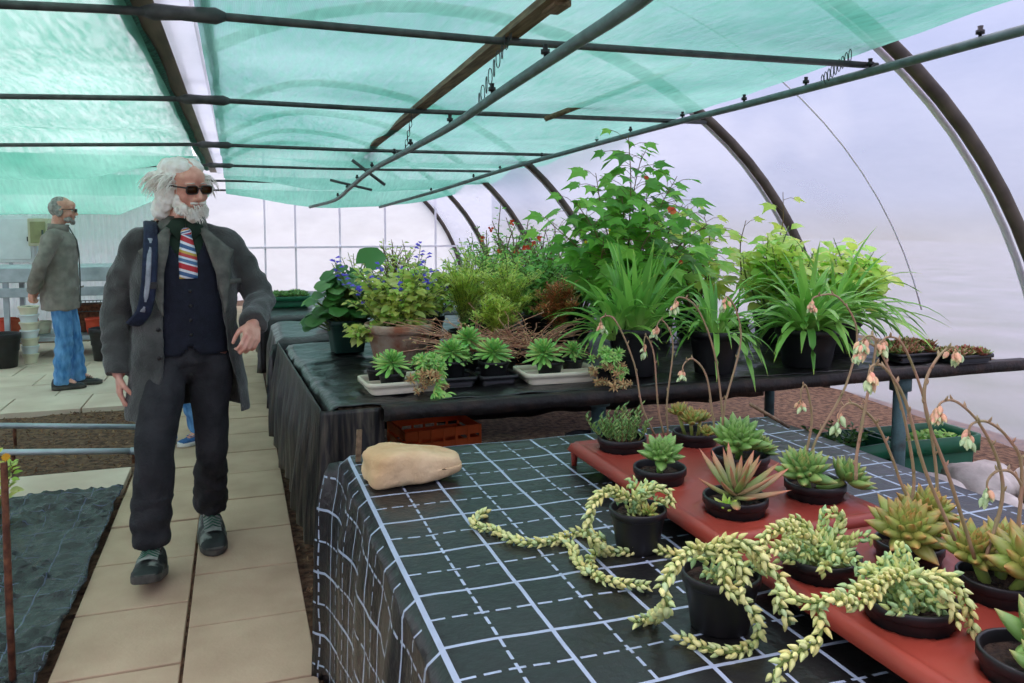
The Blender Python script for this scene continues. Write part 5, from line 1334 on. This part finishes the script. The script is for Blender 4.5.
def foot(par, ank, d, name, mats, L=.285, w=.098, hi=.11, pitch=0.0, hs=1.0):
    """shoe with sole, upper, toe cap, tongue and laces; ank = ankle, d = toe direction on the ground"""
    d = V((d[0], d[1], 0)).normalized(); s = V((-d.y, d.x, 0)); u = V((0, 0, 1)); q = Quaternion(s, pitch)
    base = V(ank) - u*hi
    def T(x, y, z):
        z = z if z < .03 else .03 + (z-.03)*hs
        return base + q @ (d*x + s*y + u*z)
    def prof(t): return (.72 + .34*sin(pi*min(1, t*1.1))**.8 if t < .5 else 1.0 - .0*t)*(1 if t < .72 else max(.18, sqrt(max(0, 1-((t-.72)/.285)**2)))) * (1 if t > .06 else .55+7*t)
    x0 = -.085; N_ = 22; rows = []
    for zz, k in ((0, .90), (.006, 1.0), (.028, 1.02), (.032, .97)):
        rows.append([T(x0 + L*i/N_, w*.5*k*prof(i/N_), zz + .012*max(0, i/N_-.8)*5*.4) for i in range(N_+1)] + [T(x0 + L*i/N_, -w*.5*k*prof(i/N_), zz + .012*max(0, i/N_-.8)*5*.4) for i in range(N_, -1, -1)])
    b = MB(); b.grid(rows, closed=True); m = len(rows[0]); b.face(*range(m)[::-1]); b.face(*[3*m+i for i in range(m)]); shoe = b.build(name, mats[2], par); shoe['label'] = 'thick ' + ('white' if mats[2] is M_wsole else 'dark') + ' sole of the shoe'
    rows = []
    for i in range(N_+1):
        t = i/N_; h = .105 - .035*t*1.2 if t < .42 else max(.03, .085 - .055*((t-.42)/.58)**1.1); h = h if t > .04 else .07; ww = w*.5*prof(t)*.97
        h *= (1 if t < .93 else .8); rows.append([T(x0+L*t, ww*cos(a)*(1 if sin(a) < .5 else .92), .03 + max(0, h-.03)*(sin(a)**.8 if sin(a) > 0 else 0)) for a in [pi*k/12 for k in range(13)]])
    b = MB(); b.grid(rows); b.build('upper', mats[0], shoe)
    b = MB()
    rows = []
    for i in range(9):
        t = .40 + .30*i/8; h = max(.03, .085 - .055*((t-.42)/.58)**1.1) if t > .42 else .09; ww = w*.30; rows.append([T(x0+L*t, ww*k, .034 + (h-.03)*(1-.18*k*k) + .005) for k in (-1, -.5, 0, .5, 1)])
    b.grid(rows); b.grid([[T(x0+L*t, k*w*.3, z) for k in (-1, -.4, .4, 1)] for t, z in ((.40, .095), (.33, .125), (.28, .150))]); b.build('tongue', mats[1], shoe)['label'] = 'lighter tongue of the shoe'
    b = MB()
    for i in range(5):
        t = .40 + .055*i; h = max(.03, .085 - .055*((t-.42)/.58)**1.1) if t > .42 else .092
        b.tube([T(x0+L*t, -w*.30, .036+(h-.03)*.85), T(x0+L*(t+.02), 0, .046+(h-.03)), T(x0+L*t, w*.30, .036+(h-.03)*.85)], .0032, 5)
    b.build('laces', M_lace if mats[0] is M_shoe else mats[2], shoe)
    b = MB(); rows = []
    for i in range(7):
        t = .80 + .2*i/6; ww = w*.5*prof(t)*1.0; h = max(.03, .085 - .055*((t-.42)/.58)**1.1)*(1 if t < .93 else .8); rows.append([T(x0+L*t+.003, ww*cos(a)*.99, .032 + max(0, h-.028)*(sin(a)**.8 if sin(a) > 0 else 0)) for a in [pi*k/12 for k in range(13)]])
    b.grid(rows); b.build('toe_cap', mats[3], shoe)
def crin(scale, amp, seed, zs=1.0):
    return lambda co, n: amp*(nz(co.x*scale, co.y*scale, co.z*scale*zs + seed) + .5*nz(co.x*scale*2.3, co.y*scale*2.3, co.z*scale*2.1*zs + seed*2))
def leg_tube(b, hip, kn, an, r, hem=.0):
    P = spline([hip, V(hip).lerp(V(kn), .5), kn, V(kn).lerp(V(an), .5), an], 6); n = len(P); rr_ = []
    for i in range(n):
        t = i/(n-1); rr_.append((r[0] + (r[1]-r[0])*min(1, t*2)) if t < .5 else (r[1] + (r[2]-r[1])*(t-.5)*2))
    b.tube(P, rr_, 18)
def ring_shell(levels, opening=None, th=.012, n=44, yaw=0, cx=0, lean=None):
    """garment torso: levels (z, half width, half depth, centre y); opening(z) -> (xl, xr) leaves the front open"""
    rows = []; Rz = Matrix.Rotation(yaw, 3, 'Z'); K = []
    for i in range(len(levels)-1):
        for k in range(6):
            t = k/6; K.append([p+(q-p)*t for p, q in zip(levels[i], levels[i+1])])
    K.append(list(levels[-1]))
    for z, a, bb, cy in K:
        if opening:
            xl, xr = opening(z); t0 = math.asin(max(-.98, min(.98, xr/a))); t1 = 2*pi + math.asin(max(-.98, min(.98, xl/a)))
        else: t0, t1 = 0, 2*pi
        row = []
        for j in range(n+1):
            t = t0 + (t1-t0)*j/n; x = a*sin(t); y = cy - bb*(abs(cos(t))**.85)*(1 if cos(t) > 0 else -1); p = Rz @ V((x+cx, y, z))
            row.append(p + (lean(z) if lean else V((0, 0, 0))))
        rows.append(row)
    return rows
def shell_obj(rows, closed, th):
    b = MB(); b.grid([r[:-1] for r in rows] if closed else rows, closed=closed); o = b.build('tmp', []); solid(o, th, -1); bake_mods(o); return o
def absorb(b, o):
    n = len(b.v)
    for v in o.data.vertices: b.vert(v.co)
    for p in o.data.polygons: b.face(*[n+i for i in p.vertices])
    me = o.data; bpy.data.objects.remove(o); bpy.data.meshes.remove(me)

# ---- the walking man
MX, MY = -.215, 3.76
man = thing('person', 'white haired bearded man in grey coat and striped tie walking towards the camera', 'person', (MX, MY, 0))
YAW = radians(9); RZ = Matrix.Rotation(YAW, 3, 'Z')
T_ = lambda x, y, z: RZ @ V((x, y, z))
HR = Matrix.Rotation(radians(36), 3, 'Z') @ Matrix.Rotation(radians(9), 3, 'X') @ Matrix.Rotation(radians(-3), 3, 'Y'); HC_ = V((.012, -.045, 1.655))
hipL, hipR = T_(-.09, 0, .93), T_(.09, 0, .93)
knL, anL = V((-.135, -.16, .525)), V((-.155, -.165, .135))
knR, anR = V((.085, .03, .51)), V((.065, .24, .135))
shL, elL, wrL = T_(-.185, .01, 1.425), V((-.285, .07, 1.125)), V((-.275, -.02, .865))
shR, elR, wrR = T_(.185, .01, 1.425), V((.305, .05, 1.165)), V((.275, -.185, 1.075))
b = MB()
b.ell(T_(0, .02, .96), (.15, .105, .12), 18, 12, RZ); b.ell(T_(0, .015, 1.12), (.135, .098, .17), 18, 12, RZ); b.ell(T_(0, .01, 1.31), (.155, .105, .16), 18, 12, RZ)
b.cap_(T_(-.13, .01, 1.42), T_(.13, .01, 1.42), .055, .055); b.cap_(T_(0, .02, 1.42), HC_ + HR @ V((0, .02, -.06)), .062, .058)
for sh, el, wr in ((shL, elL, wrL), (shR, elR, wrR)): b.cap_(sh, el, .048, .038); b.cap_(el, wr, .040, .027)
for hp, kn, an in ((hipL, knL, anL), (hipR, knR, anR)): b.cap_(hp, kn, .078, .052); b.cap_(kn, an, .050, .036); b.cap_(an, an + V((0, -.10, -.065)), .034, .026)
hand(b, wrL, (.03, -.12, -1), (.85, .2, .0), (.1, -1, 0), .42)
hand(b, wrR, (-.12, -.75, -.62), (-.45, .25, -.6), (-.9, -.1, .3), .75)
head_parts(b, HC_, HR)
o = b.build('body', M_skin, man); fuse(o, .0046, 5, .5); o['label'] = 'reddish weathered skin of face and hands'
eyes(man, HC_, HR); specs(man, HC_, HR, True)
b = MB(); b.tube([HC_ + HR @ V(p) for p in ((-.022, -.094, -.068), (0, -.1005, -.0675), (.022, -.094, -.068))], [.002, .0042, .002], 6); b.build('mouth', M_lips, man)
# trousers
b = MB(); b.ell(T_(0, .02, .93), (.172, .125, .13), 20, 12, RZ); b.tube([T_(0, .015, .90), T_(0, .015, 1.03)], [.165, .155], 24, flat=.76, up=RZ @ V((0, 1, 0)))
leg_tube(b, hipL, knL, anL + V((0, .005, .02)), (.096, .076, .078)); leg_tube(b, hipR, knR, anR + V((0, .005, .02)), (.096, .072, .074))
o = b.build('trousers', M_trou, man); fuse(o, .008, 6); crease(o, crin(9, .011, 3, .8)); crease(o, lambda co, n: .004*sin(co.z*70 + 6*nz(co.x*8, co.y*8, 2)) if co.z < .36 else 0)
for (a, d, pt) in ((anL + V((0, -.01, .012)), (-.05, -1, 0), .24), (anR + V((0, -.01, .0)), (.10, -1, 0), -.06)): foot(man, a, d, 'shoe', (M_shoe, M_shoeg, M_sole, M_toe), pitch=-pt, L=.315, w=.122, hi=.125, hs=1.45)
# shirt, waistcoat, tie
b = MB(); absorb(b, shell_obj(ring_shell([(1.05, .155, .118, .012), (1.25, .165, .123, .01), (1.38, .165, .115, .01), (1.45, .12, .085, .012), (1.478, .074, .068, .012)], yaw=YAW), True, .008)); b.build('shirt', M_shirt, man)
b = MB()
for s in (-1, 1):
    rows = []
    for i in range(9):
        t = i/8; a = -.25 + t*2.9; x = s*.068*sin(a+.25); y = .006 - .070*cos(a+.25); rows.append([T_(x*.92, y, 1.525 - .012*t*0), T_(x*1.06, y*1.06-.003, 1.515), T_(x*1.28 + s*.004, y*1.3-.008, 1.468 - (.035 if i < 2 else 0))])
    b.grid(rows)
solid(b.build('shirt_collar', M_shirt, man), .005)
vl = [(.94, .172, .128, .012), (1.02, .168, .126, .012), (1.2, .176, .134, .01), (1.33, .178, .132, .01), (1.42, .145, .108, .012), (1.47, .10, .08, .015)]
rows = ring_shell(vl, yaw=YAW, n=96); b = MB(); b.grid([r[:-1] for r in rows], closed=True)
keep = []; RI = RZ.transposed()
for f in b.f:
    c = RI @ (sum((V(b.v[i]) for i in f), V((0, 0, 0)))/len(f)); vw = max(0, (c.z-1.285)*.50)
    if c.y < 0 and c.z > 1.285 and abs(c.x-.0) < vw: continue
    if c.z < .985 and c.y < 0 and abs(c.x) < max(0, (.985-c.z))*.9: continue
    keep.append(f)
b.f = keep; b.mi = [0]*len(keep); o = solid(b.build('waistcoat', M_vest, man), .007, 1)
def fy(x, z, lv):                                            # front surface of a torso garment
    for (z0, a0, b0, c0), (z1, a1, b1, c1) in zip(lv, lv[1:]):
        if min(z0, z1) <= z <= max(z0, z1):
            t = (z-z0)/(z1-z0); a = a0+(a1-a0)*t; bb = b0+(b1-b0)*t; cy = c0+(c1-c0)*t; q = min(.97, abs(x)/a); return cy - bb*(sqrt(1-q*q))**.85
    return -.1
for k in range(4): MB().ell(T_(.004, fy(0, 1.03+.062*k, vl)-.008, 1.03+.062*k), (.0075, .004, .0075), 10, 6, RZ).build('button', M_btn, o)
rows = []
for i in range(17):
    t = i/16; z = 1.455 - .185*t; w = .020 + .016*min(1, t*2.0); rows.append([T_(x, min(fy(x, z, vl), -.085)-.006 - .012*(1-(x/w)**2)*(1-.4*t), z) for x in (-w, -w*.5, 0, w*.5, w)])
b = MB(); b.grid(rows, uvf=lambda i, j: (j/4*.3, i/16)); b.ell(T_(0, -.084, 1.462), (.021, .018, .022), 12, 8, RZ)
solid(b.build('necktie', M_tie, man), .003)
# coat
cl = [(.665, .262, .185, .03), (.80, .246, .175, .03), (.95, .226, .160, .02), (1.10, .212, .150, .012), (1.25, .216, .150, .01), (1.38, .212, .138, .012), (1.44, .165, .105, .02), (1.485, .095, .075, .025)]
def pw(T, z):
    for (a, p), (c, q) in zip(T, T[1:]):
        if a <= z <= c: return tuple(u+(v-u)*(z-a)/(c-a) for u, v in zip(p, q))
    return T[0][1] if z < T[0][0] else T[-1][1]
OP = [(.66, (-.165, .215)), (.80, (-.125, .195)), (.95, (-.105, .165)), (1.15, (-.105, .140)), (1.30, (-.098, .110)), (1.44, (-.068, .068)), (1.5, (-.05, .05))]
b = MB(); absorb(b, shell_obj(ring_shell(cl, lambda z: pw(OP, z), yaw=YAW, n=60, lean=lambda z: V((.0, -.03*max(0, (.95-z)), .0))), False, .014))
for sh, el, wr in ((shL, elL, wrL), (shR, elR, wrR)):
    P = spline([sh + (sh-T_(0, 0, sh.z))*-.30 + V((0, 0, -.005)), sh + V((0, 0, -.022)), V(sh).lerp(el, .5), el, V(el).lerp(wr, .5), wr + (wr-el).normalized()*.005], 6); n = len(P)
    b.tube(P, [.058 + .012*sin(pi*min(1, i/10)) if i < 10 else .070 - .013*(i-10)/(n-11) for i in range(n)], 18)
    sx = 1 if sh.x > 0 else -1; b.cap_(T_(sx*.075, .025, 1.468), T_(sx*.175, .012, 1.412), .045, .062)
o = b.build('coat', M_coat, man); fuse(o, .0065, 4)
crease(o, crin(10, .010, 11, .9))
crease(o, lambda co, n: .0028*sin((co.z*1.0)*75 + 9*nz(co.x*6, co.y*6, co.z*4)) if (abs(co.x) > .235 and co.z < 1.36 and co.z > .86) else 0)
coat = o
for s in (-1, 1):                                            # lapels and collar
    rows = []
    for i in range(19):
        t = i/18; z = 1.475 - .36*t; xl, xr = pw(OP, z); xi = xl if s < 0 else xr
        w = (.018 + .075*min(1, t/.28)) if t < .28 else (.080*(1-(t-.28)/.72)**.9 + .004)
        if .26 < t < .34: w += .012
        rows.append([T_(xi + s*w*k, fy(min(.2, max(-.2, xi + s*w*k)), z, cl) - .011 - .006*(1-k)*k*4, z + .012*k) for k in (-.05, .25, .5, .75, 1)])
    b = MB(); b.grid(rows); solid(b.build('lapel', M_lapel, coat), .007)
    b = MB(); rows = []
    for i in range(11):
        a = .5 + (pi-.5)*i/10; x = s*.088*sin(a); y = .022 - .082*cos(a); rows.append([T_(x*.86, y*.9, 1.515 + .012*(i/10)), T_(x*1.0, y, 1.53 + .01*(i/10)), T_(x*1.22, y*1.18, 1.475 - .02*(1-i/10))])
    b.grid(rows); solid(b.build('collar', M_lapel, coat), .007)
for x, z in ((.185, 1.26),):
    b = MB(); b.grid([[T_(x-.04+.08*j/4, fy(x-.04+.08*j/4, z-.008*i, cl)-.010, z-.011*i) for j in range(5)] for i in range(3)]); solid(b.build('breast_pocket', M_lapel, coat), .006)
for z in (1.06, .94): MB().ell(T_(-.125, fy(-.125, z, cl)-.012, z), (.010, .004, .010), 10, 6, RZ).build('button', M_btn, coat)
# hair and beard
b = MB(); H_ = lambda p: HC_ + HR @ V(p)
for p, r in (((0, .045, .030), (.088, .088, .098)), ((-.072, .030, -.035), (.034, .055, .080)), ((.072, .035, -.03), (.026, .05, .075)), ((0, .085, -.06), (.085, .045, .075)), ((-.04, .035, .075), (.05, .07, .05)), ((.03, .02, .082), (.05, .075, .044)), ((-.03, .0, .088), (.045, .07, .040)), ((-.06, .07, -.10), (.045, .05, .05)), ((-.082, .05, .01), (.034, .055, .06))):
    b.ell(H_(p), r, 14, 9, HR)
o = b.build('hair', M_hair, man); fuse(o, .006, 4); crease(o, crin(34, .006, 5))
b = MB()
def hg(r):
    a = r.uniform(-2.5, 2.5) + pi/2; el = r.uniform(-.5, .95); x, y, z = cos(a)*cos(el)*.083, .035 + sin(a)*cos(el)*.092, .03 + sin(el)*.092
    if y < -.03 and z < .07: y = .02; x = .085*(1 if x > 0 else -1)
    P = [V((x, y, z))]; d = V((x*1.0, y*.8, .03-.25*max(0, z-.05)/.05)).normalized(); L = r.uniform(.05, .115)
    for k in range(5): P.append(P[-1] + d*L/5); d = (d + V((r.uniform(-.22, .22), r.uniform(-.1, .22), -.52))).normalized()
    return P
strands(b, HC_, HR, hg, 520, 3, .0034); b.build('hair_strands', M_hair, man)
b = MB()
for p, r in (((0, -.078, -.104), (.033, .024, .032)), ((-.045, -.05, -.082), (.020, .040, .032)), ((.045, -.05, -.082), (.020, .040, .032)), ((0, -.062, -.118), (.030, .024, .026)), ((-.020, -.098, -.0535), (.020, .009, .0075)), ((.020, -.098, -.0535), (.020, .009, .0075)), ((-.06, -.03, -.055), (.013, .03, .035)), ((.06, -.03, -.055), (.013, .03, .035))):
    b.ell(H_(p), r, 14, 9, HR)
o = b.build('beard', M_hair, man); fuse(o, .0045, 3); crease(o, crin(50, .004, 7))
b = MB()
def bg_(r):
    a = r.uniform(-1.5, 1.5); x = sin(a)*.062; y = -.03 - cos(a)*.072; z = -.075 - r.uniform(-.02, .045)*max(.2, cos(a)); P = [V((x, y, z))]; d = V((x*1.5, y, -.06)).normalized(); L = r.uniform(.010, .030)
    for k in range(3): P.append(P[-1] + d*L/3); d = (d + V((r.uniform(-.2, .2), .1, -.4))).normalized()
    return P
strands(b, HC_, HR, bg_, 260, 4, .0026); b.build('beard_strands', M_hair, man)
b = MB()
for s in (-1, 1):
    for k in range(14): x = s*(.014 + .030*k/13); b.tube([H_((x, -.096 + abs(x)*.25, .028)), H_((x + s*.006, -.103 + abs(x)*.25, .033 - .004*(k/13)))], .0015, 4)
b.build('eyebrows', M_hair, man)
# backpack
bp_ = thing('backpack', 'navy backpack worn on the back of the walking man, strap over his shoulder', 'backpack', (MX, MY, 0))
b = MB(); b.ell((0, 0, 0), (1, 1, 1), 28, 18)
for i, p in enumerate(b.v):
    q = V(p); e = 4; n = (abs(q.x)**e + abs(q.y)**e + abs(q.z)**e)**(1/e); q = q/n; q = T_(-.06 + q.x*.20, .275 + q.y*.085, 1.24 + q.z*.235*(1-.1*q.x*q.x)); b.v[i] = tuple(q)
b.build('bag', M_bag, bp_)
b = MB(); b.ell(T_(-.06, .37, 1.14), (.14, .04, .12), 18, 10, RZ); b.build('front_pocket', M_bag, bp_)
def ribbon(P, w, th, up):
    b = MB(); P = spline(P, 6); b.tube(P, w, 8, flat=th/w, up=up); return b
SP = [T_(-.12, .19, 1.42), T_(-.125, .10, 1.50), T_(-.13, .0, 1.492), T_(-.137, -.09, 1.44), T_(-.148, -.146, 1.34), T_(-.158, -.158, 1.24), T_(-.178, -.142, 1.14), T_(-.215, -.05, 1.08), T_(-.18, .20, 1.08)]
ribbon(SP, .030, .008, V((0, -1, .2))).build('shoulder_strap', M_bag, bp_)
ribbon([p + V((-.004, -.010, .0)) for p in SP[3:7]], .010, .004, V((0, -1, .2))).build('webbing', M_web, bp_)
MB().box(tuple(T_(-.165, -.165, 1.235)), tuple(T_(-.125, -.158, 1.262) + V((0, .012, 0)))).build('buckle', M_black, bp_, smooth=False)

# ---- simpler figures farther off
def figure(x, y, rz, H, lab, jacket, trousers, shoes, hairm, pose, bald=False, hem=.74, beard=True):
    t = thing('person', lab, 'person', (x, y, 0), rz); s = H/1.775
    hc = V((0, -.035, 1.655)); hr = Matrix.Rotation(pose.get('hy', 0), 3, 'Z') @ Matrix.Rotation(radians(4), 3, 'X'); b = MB()
    S = lambda p: V(p)
    hl, hr_ = V((-.085, .01, .92)), V((.085, .01, .92)); kl, al, kr, ar = [V(p) for p in pose['legs']]; sl, sr = V((-.185, .02, 1.42)), V((.185, .02, 1.42)); el, wl, er, wr = [V(p) for p in pose['arms']]
    b.ell((0, .02, .96), (.15, .11, .12), 16, 10); b.ell((0, .01, 1.12), (.14, .105, .17), 16, 10); b.ell((0, .01, 1.31), (.155, .11, .16), 16, 10); b.cap_((-.12, .02, 1.42), (.12, .02, 1.42), .055, .055); b.cap_((0, .03, 1.42), (0, .0, 1.6), .06, .056)
    for a, c, d in ((sl, el, wl), (sr, er, wr)): b.cap_(a, c, .046, .038); b.cap_(c, d, .038, .027)
    for a, c, d in ((hl, kl, al), (hr_, kr, ar)): b.cap_(a, c, .075, .05); b.cap_(c, d, .048, .034); b.cap_(d, d + V((0, -.1, -.06)), .032, .025)
    for w, e, sg in ((wl, el, 1), (wr, er, -1)): hand(b, w, (w-e).normalized() + V((sg*.3, 0, -.2)), (sg*.6, -.5, 0), (0, -.5, .8), .6)
    head_parts(b, hc, hr); o = b.build('body', M_skin, t); fuse(o, .0065, 4); eyes(t, hc, hr); specs(t, hc, hr, True)
    b = MB(); b.ell((0, .02, .92), (.168, .13, .13), 18, 12); leg_tube(b, hl, kl, al + V((0, 0, -.065)), (.098, .075, .072)); leg_tube(b, hr_, kr, ar + V((0, 0, -.065)), (.098, .075, .072))
    o = b.build('jeans', trousers, t); fuse(o, .010, 5); crease(o, crin(9, .012, 5, .9)); crease(o, lambda co, n: .004*sin(co.z*60 + 6*nz(co.x*8, co.y*8, 2)) if co.z < .5 else 0)
    for a in (al, ar): foot(t, a, (.12 if a is al else -.05, -1, 0), 'shoe', shoes)
    b = MB(); b.tube([(0, .02, hem), (0, .02, .95), (0, .015, 1.15), (0, .015, 1.33), (0, .02, 1.42), (0, .015, 1.48)], [.195, .196, .190, .192, .165, .085], 30, flat=.80, up=V((0, 1, 0)))
    for a, c, d in ((sl, el, wl), (sr, er, wr)): b.cap_(V((a.x*.8, a.y, a.z-.01)), a, .07, .075); b.cap_(a, c, .075, .062); b.tube(spline([c, V(c).lerp(d, .5), d], 5), [.064-.012*i/10 for i in range(11)], 16)
    o = b.build('jacket', jacket, t); fuse(o, .009, 5); crease(o, crin(8, .012, 8))
    b = MB(); b.tube([(0, .015, 1.455), (0, .012, 1.50), (0, .01, 1.53)], [.088, .082, .086], 24, cap=False, flat=.95); q = solid(b.build('collar', jacket, o), .008)
    for sg in (-1, 1): MB().box((sg*.13-.05, -.150, .93), (sg*.13+.05, -.140, .945)).build('pocket_flap', jacket, o, smooth=False)
    b = MB(); b.tube([(0, -.142, hem+.02), (0, -.150, 1.0), (0, -.15, 1.25), (0, -.135, 1.38), (0, -.075, 1.5)], .006, 6); b.build('zip', M_bar, o)
    b = MB(); G = lambda p: hc + hr @ V(p)
    for p, r in (((0, .05, .02), (.085, .078, .085)), ((-.07, .02, -.01), (.018, .035, .055)), ((.07, .02, -.01), (.018, .035, .055)), ((0, .03, .078), (.066, .075, .05))): b.ell(G(p), r, 12, 8, hr)
    o = b.build('hair', hairm, t); fuse(o, .007, 3); crease(o, crin(40, .005, 3))
    if beard:
        b = MB()
        for p, r in (((0, -.080, -.104), (.034, .024, .026)), ((-.045, -.05, -.080), (.020, .040, .026)), ((.045, -.05, -.080), (.020, .040, .026)), ((0, -.099, -.0535), (.030, .008, .0075))): b.ell(G(p), r, 12, 8, hr)
        o = b.build('beard', hairm, t); fuse(o, .006, 3); crease(o, crin(50, .003, 6))
    t.scale = (s, s, s); return t
SH1 = (M_black, M_black, M_sole, M_black)
figure(-1.51, 8.2, radians(90), 1.74, 'grey haired man in grey jacket and jeans standing in profile by the steel staging', M_jack, M_jean, SH1, M_hair2,
       dict(legs=((-.09, -.01, .50), (-.10, .02, .115), (.09, -.05, .50), (.10, -.09, .115)), arms=((-.27, .12, 1.16), (-.13, .22, .92), (.27, .12, 1.16), (.10, .24, .90))))
figure(-.40, 5.8, radians(-48), 1.62, 'person in blue jeans and blue shoes walking directly behind the white haired man', M_djack, M_jean, (M_bshoe, M_bshoe, M_wsole, M_bshoe), M_hair2,
       dict(legs=((-.08, -.06, .50), (-.08, -.05, .115), (.08, -.0, .50), (.09, .12, .115)), arms=((-.22, .05, 1.15), (-.16, -.02, .90), (.22, .05, 1.15), (.16, -.02, .90))), beard=False)
